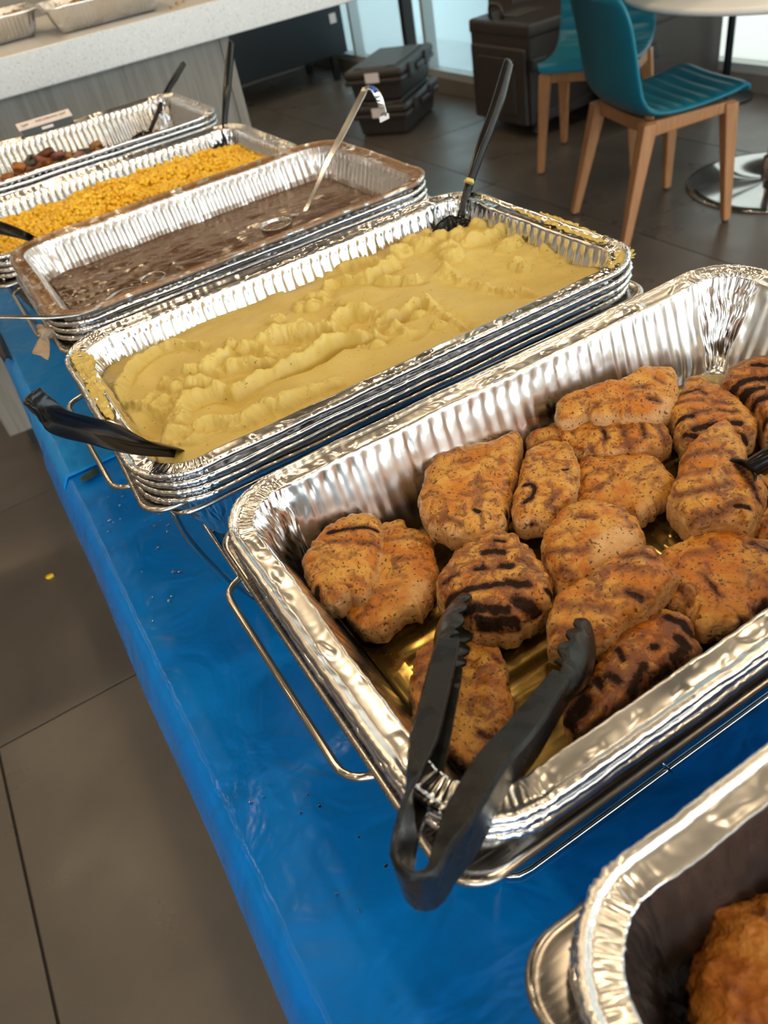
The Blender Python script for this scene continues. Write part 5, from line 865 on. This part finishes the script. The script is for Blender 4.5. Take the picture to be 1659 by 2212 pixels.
MB().box((0, 0, 0), (.022, .0022, .008)).obj('hook_plate', M['white_paper'], root, .001, loc=tuple(np.array((.6105, .6565, .010)) - c)).rotation_euler = (0, 0, .3)
gb = tube('grip_band', [np.array(p) - c for p in ((.600, .6715, .0545), (.605, .6685, .0520), (.6085, .6655, .0465))], .0042, mk('blue_grip', (.01, .08, .30), .35), root)
root, c = ladle((.156, .527, -.0462), [(.135, .505, -.044), (.10, .455, -.020), (.052, .366, .004), (.010, .357, .016), (-.038, .374, .030), (-.07, .385, .038)], [.003, .003, .0032, .0034, .0036, .0036], 'steel ladle sunk in the near end of the gravy, handle over the left corner', (0, 0, 1), br=.017)
# knotted twist of tan plastic film
m = mk('tan_film', (.42, .30, .20), .4, 0, .5); M['film'] = m; t = NT(m); t.bump(t.noise(t.coord(), 120, 4, .6, 1), .8, .003)
root = empty('plastic_twist', (-.003, .447, -.034), 0, 'knotted twist of tan plastic film at the corner of the gravy pan', 'plastic twist')
V = chunk(3.3, (.009, .007, .007), .8); mesh('knot', V + np.array([.003, 0, .002]), if_, M['film'], root)
def leaf(pts, seed):
    O = np.array(pts); V = []; n = len(O)
    c = O.mean(0); R_ = 8; G = []
    for k in range(R_ + 1):
        for i in range(n):
            p = c + (O[i] - c) * k / R_; G.append(p + np.array([0, 0, .0035 * math.sin(k * .9 + i * 1.9 + seed)]) * (k / R_))
    F = []
    for k in range(R_):
        for i in range(n): F.append((k * n + i, k * n + (i + 1) % n, (k + 1) * n + (i + 1) % n, (k + 1) * n + i))
    o = mesh('film_flap', G, F, M['film'], root); s = o.modifiers.new('s', 'SUBSURF'); s.levels = 1; s.render_levels = 1; s = o.modifiers.new('t', 'SOLIDIFY'); s.thickness = .0006
leaf([(0, 0, 0), (-.010, .008, -.004), (-.020, .004, -.012), (-.026, -.004, -.018), (-.014, -.014, -.014), (-.012, -.026, -.022), (-.002, -.018, -.012), (.003, -.006, -.004)], 1)
leaf([(.002, .002, .002), (-.006, .012, .006), (-.002, .020, .008), (.006, .014, .006), (.008, .004, .003)], 4)
# bits on the cover and floor
m = mk('dark_green_leaf', (.01, .045, .04), .4); M['herb'] = m
V, F, tp, c = slab([(-.014, -.006), (-.004, -.010), (.010, -.006), (.013, .004), (.008, .006), (.011, .016), (.002, .008), (-.008, .006), (-.012, .004)], 0, .0016, seed=5, n=90, nt=10, nb=4, rough=.0003, lump=.0005, edge=.001)
tag(mesh('herb_leaf', V, F, M['herb'], loc=(-.032, .436, TABLE + .0065)), 'dark green leaf scrap on the blue cover left of the mash pan', 'leaf')
V = chunk(8.8, (.010, .006, .005), .9); tag(mesh('corn_kernel', V, if_, M['corn'], loc=(-.2527, 1.306, FLOOR + .0052)), 'dropped yellow corn kernel lying on the dark floor tile', 'corn kernel')
wm = mk('water', (.9, .95, 1), .03, 0, .5); wm.node_tree.nodes['Principled BSDF'].inputs['Transmission Weight'].default_value = 1.0; wm.node_tree.nodes['Principled BSDF'].inputs['IOR'].default_value = 1.33
dr0 = None
for i in range(46):
    if dr0 is None:
        V, F = lathe_data([(math.sin(a), .42 * math.cos(a)) for a in np.linspace(.01, math.pi / 2, 7)], 16); dr0 = o = mesh('water_drop', V, F, wm)
    else: o = dr0.copy(); COL.objects.link(o)
    cxy = random.choice([(.0, .30), (.015, .26), (-.01, .33), (.01, -.20), (-.02, -.15), (-.02, .16)])
    s = random.uniform(.0008, .0022); o.scale = (s, s * random.uniform(.8, 1.3), s)
    o.location = (cxy[0] + random.gauss(0, .018), cxy[1] + random.gauss(0, .03), TABLE + .0022 + (.002 if cxy[1] > .4 else 0)); tag(o, 'tiny clear water drop on the blue cover', 'water drop', 'water drops on the blue cover')
# tent card on the rim of the vegetable pan
root = empty('name_card', (.21, 1.372, .010), 0, 'folded white name card with a dark front clipped on the farthest pan rim', 'card'); root.rotation_euler = (0, 0, -.02)
MB().box((0, 0, 0), (.112, .026, .0016)).obj('card_top', M['white_paper'], root, loc=(0, .0, .012)).rotation_euler = (.35, 0, 0)
MB().box((0, 0, 0), (.104, .0014, .014)).obj('card_front', mk('card_dark', (.03, .04, .035), .5), root, loc=(0, -.0125, .0005)).rotation_euler = (-.25, 0, 0)
MB().box((0, 0, 0), (.024, .0006, .005)).obj('price_tab', M['white_paper'], root, loc=(0.0, -.0138, .001)).rotation_euler = (-.25, 0, 0)
def text(s, size, mat, parent, loc, rot, name='lettering'):
    cu = bpy.data.curves.new(name, 'FONT'); cu.body = s; cu.size = size; cu.align_x = 'CENTER'; cu.align_y = 'CENTER'; cu.extrude = .0001
    o = bpy.data.objects.new(name, cu); COL.objects.link(o); dg = bpy.context.evaluated_depsgraph_get(); me = bpy.data.meshes.new_from_object(o.evaluated_get(dg))
    bpy.data.objects.remove(o); me.materials.clear(); me.materials.append(mat); o = bpy.data.objects.new(name, me); COL.objects.link(o); o.parent = parent; o.location = loc; o.rotation_euler = rot
text('Som', .012, M['ink'], root, (-.038, -.001, .0135), (.35, 0, .5)); text('IN', .009, M['ink'], root, (-.013, 0, .0138), (.35, 0, 0)); text('CO', .011, M['ink_red'], root, (-.001, 0, .0138), (.35, 0, 0))
text('BAND', .008, M['ink'], root, (.018, 0, .0138), (.35, 0, 0)); text('Only', .011, M['ink'], root, (.042, .001, .0140), (.35, 0, .5))
# ------------------------------------------------------------------ counter
CA = -.07
cnt = empty('serving_counter', (.20, 1.86, FLOOR), CA, 'grey wood-fronted serving counter behind the buffet', 'counter')
cz = .095 - FLOOR
MB().box((1.02, .36, cz - .0425), (3.9, .75, .085)).obj('worktop', M['quartz'], cnt, .004)['label'] = 'thick pale speckled worktop'
pf = .07
MB().box((.10, pf + .012, (.095 + cz - .086) / 2), (1.02, .022, cz - .086 - .095)).obj('front_panel', M['grey_wood'], cnt)
MB().box((-.41 + .018, pf + .012, (.095 + cz - .086) / 2), (.03, .026, cz - .086 - .095)).obj('end_trim', M['grey_wood'], cnt, .002)
MB().box((-.40, pf + .32, (.095 + cz - .086) / 2), (.022, .60, cz - .086 - .095)).obj('end_panel', M['grey_wood'], cnt)
MB().box((.612, pf + .010, (.095 + cz - .086) / 2), (.028, .03, cz - .086 - .095)).obj('end_trim', M['grey_wood'], cnt, .002)
MB().box((.615, pf + .32, (.095 + cz - .086) / 2), (.022, .60, cz - .086 - .095)).obj('end_panel', M['grey_wood'], cnt)
MB().box((.10, pf + .35, .048), (.94, .52, .096)).obj('toe_kick', M['dark_cab'], cnt)
# dark low cabinet beyond
cab = empty('dark_cabinet', (2.1, 5.41, FLOOR), 0, 'low black cabinet on legs standing by the windows behind the counter', 'cabinet')
MB().box((.10, .30, .50), (1.56, .6, .66)).obj('body', M['dark_cab'], cab, .006)
for sx in (-.6, .78):
    for sy in (.06, .54): MB().box((sx, sy, .085), (.04, .04, .17)).obj('leg', M['dark_cab'], cab)
MB().box((.80, -.004, .405), (.05, .006, .06)).obj('notice', M['white_paper'], cab)
# foil trays on the counter
def tray(loc, rz, label, seed, food_label, L=.325, W=.262, depth=.062):
    V, F, so = foil_pan_data(L=L, W=W, depth=depth, R=.045, seed=seed, hi=.55, ledge=.008, slope=.020, flute=.011)
    o = mesh('foil_tray', V, F, M['foil_out'], attrs={'soil': so}, loc=(loc[0], loc[1], loc[2] + depth + .001)); o.rotation_euler = (0, 0, rz); tag(o, label, 'foil tray')
    return o
W1 = (Vector((.20, 1.86, 0)) + Matrix.Rotation(CA, 3, 'Z') @ Vector((.34, .20, 0)))
tray((W1.x, W1.y, .095), CA - .03, 'small foil tray of crumbly food at the edge of the pale counter', 91, '')
W2 = (Vector((.20, 1.86, 0)) + Matrix.Rotation(CA, 3, 'Z') @ Vector((.02, .33, 0)))
tray((W2.x, W2.y, .095), CA + .05, 'second foil tray on the counter, cut off by the left frame edge', 92, '')
m = mk('crumble', (.36, .19, .075), .6); t = NT(m); t.base(t.ramp(t.noise(t.coord(), 90, 4), [(.35, (.20, .09, .03)), (.6, (.45, .27, .12)), (.75, (.6, .42, .22))])); t.bump(t.noise(t.coord(), 130, 4), 1.0, .004)
gx, gy = 120, 90; X, Y = np.meshgrid(np.linspace(-.135, .135, gx), np.linspace(-.103, .103, gy)); Z = .012 * fbm(X * 20, Y * 20, 1, 2) + .006 * np.abs(fbm(X * 90, Y * 90, 2, 3))
idx = np.arange(gx * gy).reshape(gy, gx); F = np.stack([idx[:-1, :-1].ravel(), idx[:-1, 1:].ravel(), idx[1:, 1:].ravel(), idx[1:, :-1].ravel()], 1)
for (W_, nm) in ((W1, 'tan crumble filling the nearer tray on the counter'), (W2, 'tan crumble filling the tray at the left frame edge')):
    o = mesh('crumble', np.stack([X.ravel(), Y.ravel(), Z.ravel()], 1), F, m, loc=(W_.x, W_.y, .095 + .044)); o.rotation_euler = (0, 0, CA); tag(o, nm, 'crumble', kind='stuff')
spoon([(W1.x - .05, W1.y + .01, .162), (W1.x - .09, W1.y + .045, .175), (W1.x - .14, W1.y + .10, .19), (W1.x - .18, W1.y + .15, .205)], [.006, .0075, .009, .008], 'black spoon lying in the small foil tray on the counter', ((.8, -.5, -.3), .06, .024, (0, 0, 1)))
cd = empty('paper_card', (W1.x + .10, W1.y - .142, .158), 0, 'pink-white paper card hanging over the rim of the counter tray', 'card'); cd.rotation_euler = (.9, 0, CA - .03)
MB().box((0, 0, 0), (.10, .045, .0008)).obj('card_sheet', M['white_paper'], cd)
text('Lori', .016, M['ink'], cd, (0, .002, .0008), (0, 0, .1))
for i, (dx, dy, s) in enumerate(((.52, .09, .006), (.49, .045, .005), (.545, .12, .004))):
    p = Vector((.20, 1.86, 0)) + Matrix.Rotation(CA, 3, 'Z') @ Vector((dx, dy, 0)); o = mesh('food_crumb', chunk(i * 7.7, (s, s * .7, s * .6)), if_, m, loc=(p.x, p.y, .0955 + s * .5)); tag(o, 'small brown crumb on the speckled counter beside the foil tray', 'crumb', 'crumbs on the counter')

# ------------------------------------------------------------------ insulated food carriers
def pan_carrier(x, y, z, rz, label, h=.185, latch=True):
    root = empty('food_carrier', (x, y, z), rz, label, 'food carrier', 'stacked food carriers')
    L, W = .56, .36
    MB().box((0, 0, h * .33), (L * .92, W * .90, h * .66), taper=(.93, .90)).obj('body', M['carrier'], root, .018, seg=3)
    MB().box((0, 0, h * .60), (L, W, h * .16)).obj('rim_band', M['carrier'], root, .012, seg=3)
    MB().box((0, 0, h * .80), (L * 1.0, W * 1.0, h * .26)).obj('lid', M['carrier'], root, .02, seg=3)
    MB().box((-.01, 0, h * .945), (L * .80, W * .72, h * .07)).box((-.01 - L * .36, 0, h * .93), (L * .14, W * .45, h * .06)).obj('lid_panel', M['carrier_lid'], root, .008, seg=3)
    for sx in (-.13, .13):
        MB().box((sx, -W * .5 - .004, h * .72), (.075, .018, h * .42)).obj('latch', M['carrier'], root, .006)
    MB().box((0, -W * .5 - .008, h * .66), (.12, .02, .03)).obj('handle', M['carrier'], root, .006)
    MB().box((-L * .5 - .0012, .0, h * .72), (.0022, .085, .05), M=None).obj('paper_label', M['white_paper'], root)
    for f in root.children:
        pass
    return root
BA = math.atan2(.32, .42)
bc = (2.52, 3.985)
pan_carrier(bc[0], bc[1], FLOOR + .002, BA, 'lower of the two stacked dark brown food carriers on the floor')
pan_carrier(bc[0] - .005, bc[1] + .005, FLOOR + .186, BA, 'upper of the two stacked brown food carriers, grey-topped lid')
def tall_carrier(x, y, rz, label, h=.53, w=.50, d=.66):
    root = empty('tall_food_carrier', (x, y, FLOOR), rz, label, 'food carrier', 'tall food carriers by the window column')
    # front face looks to -x ; x goes back
    MB().box((d / 2, 0, .06 + (h - .10) / 2), (d, w, h - .10)).obj('body', M['carrier'], root, .02, seg=3)
    MB().box((d / 2, 0, h - .035), (d * 1.01, w * 1.02, .07)).obj('top_cap', M['carrier'], root, .018, seg=3)
    MB().box((-.012, -.01, .06 + (h - .16) / 2), (.03, w * .90, h - .17)).obj('door', M['carrier'], root, .012, seg=3)
    MB().box((-.030, -.01, .06 + (h - .16) / 2), (.012, w * .62, h * .5)).obj('door_panel', M['carrier'], root, .006)
    MB().box((.04, -w / 2 - .012, h * .66), (.09, .03, .06)).obj('latch', M['dark_cab'], root, .006)
    MB().box((d / 2, -w / 2 - .006, .10), (d * .9, .02, .05)).obj('skid', M['carrier'], root, .006)
    P = rounded([(.05, .02, h - .005), (.045, .02, h + .062), (.045, .12, h + .062), (.05, .12, h - .005)], .03); tube('handle', P, .010, M['carrier'], root, 10)
    for sx in (.07, d - .07):
        for sy in (-w * .42, w * .42):
            MB().cyl((0, 0, -.0125), .032, .025, 20, M=Matrix.Translation((sx, sy, .033)) @ Matrix.Rotation(math.pi / 2, 4, 'X')).obj('wheel', M['rubber'], root, smooth=False)
    MB().box((d * .25, .02, h + .004), (.18, .14, .004)).obj('label_sheet', M['carrier_lid'], root)
    return root
tall_carrier(2.72, 3.20, 0, 'tall dark brown upright food carrier left of the teal chairs')
tall_carrier(3.12, 2.74, 0, 'second tall brown food carrier behind the rear teal chair', h=.50, w=.30, d=.55)
# black pole and stand by the right window
sp = empty('pole_stand', (3.64, 2.52, FLOOR), 0, 'thin black upright pole standing before the right-hand window', 'pole')
MB().cyl((0, 0, 0), .019, 1.2, 16).obj('pole', M['dark_cab'], sp, smooth=True); MB().cyl((0, 0, 0), .14, .012, 32).obj('base', M['dark_cab'], sp, smooth=False)
MB().cyl((0, 0, .62), .024, .05, 16).obj('collar', M['dark_cab'], sp, smooth=False)

# ------------------------------------------------------------------ cafe table
ct = empty('cafe_table', (2.875, 1.60, FLOOR), 0, 'round white cafe table on a brushed steel post and disc base', 'table')
V, F = lathe_data([(.0, .722), (.595, .722), (.612, .726), (.616, .735), (.612, .744), (.595, .748), (.0, .748)], 96); mesh('table_top', V, F, M['white_top'], ct)
V, F = lathe_data([(.034, .02), (.034, .715), (.10, .718), (.10, .722), (.0, .722)], 40); mesh('post', V, F, M['steel'], ct)
m = mk('mirror_steel', (.50, .50, .50), .09, 1.0)
V, F = lathe_data([(.0, .020), (.045, .0195), (.05, .0165), (.30, .013), (.328, .010), (.333, .005), (.333, 0), (.0, 0)], 96); mesh('disc_base', V, F, m, ct)
V, F = lathe_data([(.046, .018), (.048, .03), (.046, .10), (.036, .104)], 40); mesh('post_sleeve', V, F, M['steel'], ct)

# ------------------------------------------------------------------ teal chairs
def shell_mesh(ribs=True):
    # side profile: s from the seat front edge back and up to the top of the backrest (forward = +x)
    prof = catmull([(.245, 0, .440), (.238, 0, .462), (.18, 0, .452), (.08, 0, .440), (-.05, 0, .436), (-.13, 0, .450), (-.175, 0, .495), (-.195, 0, .56), (-.215, 0, .66), (-.238, 0, .75), (-.262, 0, .815)], 120)
    T = np.gradient(prof, axis=0); T /= np.linalg.norm(T, axis=1)[:, None]; Nn = np.stack([T[:, 2], 0 * T[:, 0], -T[:, 0]], 1)   # upward / forward normal
    nv = 41; s = np.linspace(0, 1, 120); G1 = []; G2 = []
    for i in range(120):
        q = s[i]; hw = .215 - .004 * sstep(.45, 1, q)
        for e0, e1, amt in ((0, .10, .045), (1, .88, .050)):
            k = (q - e1) / (e0 - e1)
            if k > 0: hw -= amt * (1 - math.sqrt(max(0, 1 - k * k)))
        for j in range(nv):
            vv = -1 + 2 * j / (nv - 1)
            side = abs(vv) ** 3; y = vv * hw
            dish = .018 * vv * vv * sstep(.30, .6, q) + .010 * vv * vv * (1 - sstep(.30, .6, q))
            rib = .0085 * abs(math.sin(q * math.pi * 15)) ** .6 * (1 - abs(vv) ** 6) * sstep(.02, .06, q) * (1 - sstep(.93, .98, q))
            edge = .011 * (1 - abs(vv) ** 6)
            G1.append(prof[i] + np.array([0, y, 0]) + Nn[i] * (dish + rib + edge * .6 + .004))
            G2.append(prof[i] + np.array([0, y, 0]) + Nn[i] * (dish - .004 - edge))
    a = np.arange(120 * nv).reshape(120, nv); b = a + 120 * nv
    q1 = np.stack([a[:-1, :-1].ravel(), a[1:, :-1].ravel(), a[1:, 1:].ravel(), a[:-1, 1:].ravel()], 1); q2 = np.stack([b[:-1, :-1].ravel(), b[:-1, 1:].ravel(), b[1:, 1:].ravel(), b[1:, :-1].ravel()], 1)
    F = [q1, q2]
    for A_, B_ in ((a[0], b[0]), (a[-1][::-1], b[-1][::-1]), (a[::-1, 0], b[::-1, 0]), (a[:, -1], b[:, -1])): F.append(np.stack([A_[:-1], A_[1:], B_[1:], B_[:-1]], 1))
    return np.vstack([G1, G2]), np.vstack(F)
def leg(p0, p1, w0, w1, name, root):
    a, b = Vector(p0), Vector(p1); V = []
    for p, w_ in ((a, w0), (b, w1)):
        for sx, sy in ((-1, -1), (1, -1), (1, 1), (-1, 1)): V.append((p.x + sx * w_ / 2, p.y + sy * w_ / 2, p.z))
    mb = MB().add(V, [(0, 1, 2, 3), (7, 6, 5, 4), (1, 0, 4, 5), (2, 1, 5, 6), (3, 2, 6, 7), (0, 3, 7, 4)]); o = mb.obj(name, M['beech'], root, .006, seg=3)
    return o
def chair(label):
    root = empty('side_chair', (0, 0, 0), 0, label, 'chair', 'teal chairs at the cafe table')
    V, F = shell_mesh(); mesh('seat_shell', V, F, M['teal'], root)
    for sy in (-1, 1):
        l = leg((.185, sy * .185, .425), (.205, sy * .215, .006), .050, .030, 'front_leg', root)
        MB().cyl((.205, sy * .215, 0), .011, .008, 12).obj('foot_cap', M['rubber'], l)
        l = leg((-.125, sy * .185, .425), (-.215, sy * .215, .006), .054, .030, 'rear_leg', root)
        MB().cyl((-.215, sy * .215, 0), .011, .008, 12).obj('foot_cap', M['rubber'], l)
        V = [(-.14, sy * .185 - .014, .375), (-.14, sy * .185 + .014, .375), (.20, sy * .185 + .014, .395), (.20, sy * .185 - .014, .395), (-.14, sy * .185 - .014, .428), (-.14, sy * .185 + .014, .428), (.20, sy * .185 + .014, .430), (.20, sy * .185 - .014, .430)]
        MB().add(V, [(0, 1, 2, 3), (7, 6, 5, 4), (0, 4, 5, 1), (1, 5, 6, 2), (2, 6, 7, 3), (3, 7, 4, 0)]).obj('side_rail', M['beech'], root, .004)
    MB().box((-.12, 0, .405), (.026, .36, .045)).obj('cross_rail', M['beech'], root, .004); MB().box((.17, 0, .405), (.026, .36, .045)).obj('cross_rail', M['beech'], root, .004)
    return root
c1 = chair('teal upholstered chair with its back to the buffet, nearest the camera')
c1.location = ((2.174 + 2.09 + 2.474 + 2.575) / 4, (2.028 + 1.585 + 1.468 + 1.895) / 4, FLOOR + .001); c1.rotation_euler = (0, 0, -.28)
c2 = copy_tree(c1); tag(c2, 'rear teal chair facing the buffet, partly hidden behind the nearer one')
A_, B_, C_ = Vector((2.427, 2.534)), Vector((2.767, 2.766)), Vector((2.637, 2.131)); ctr = (B_ + C_) / 2
fwd = -((B_ - A_).normalized()); c2.location = (ctr.x, ctr.y, FLOOR + .001); c2.rotation_euler = (0, 0, math.atan2(fwd.y, fwd.x))
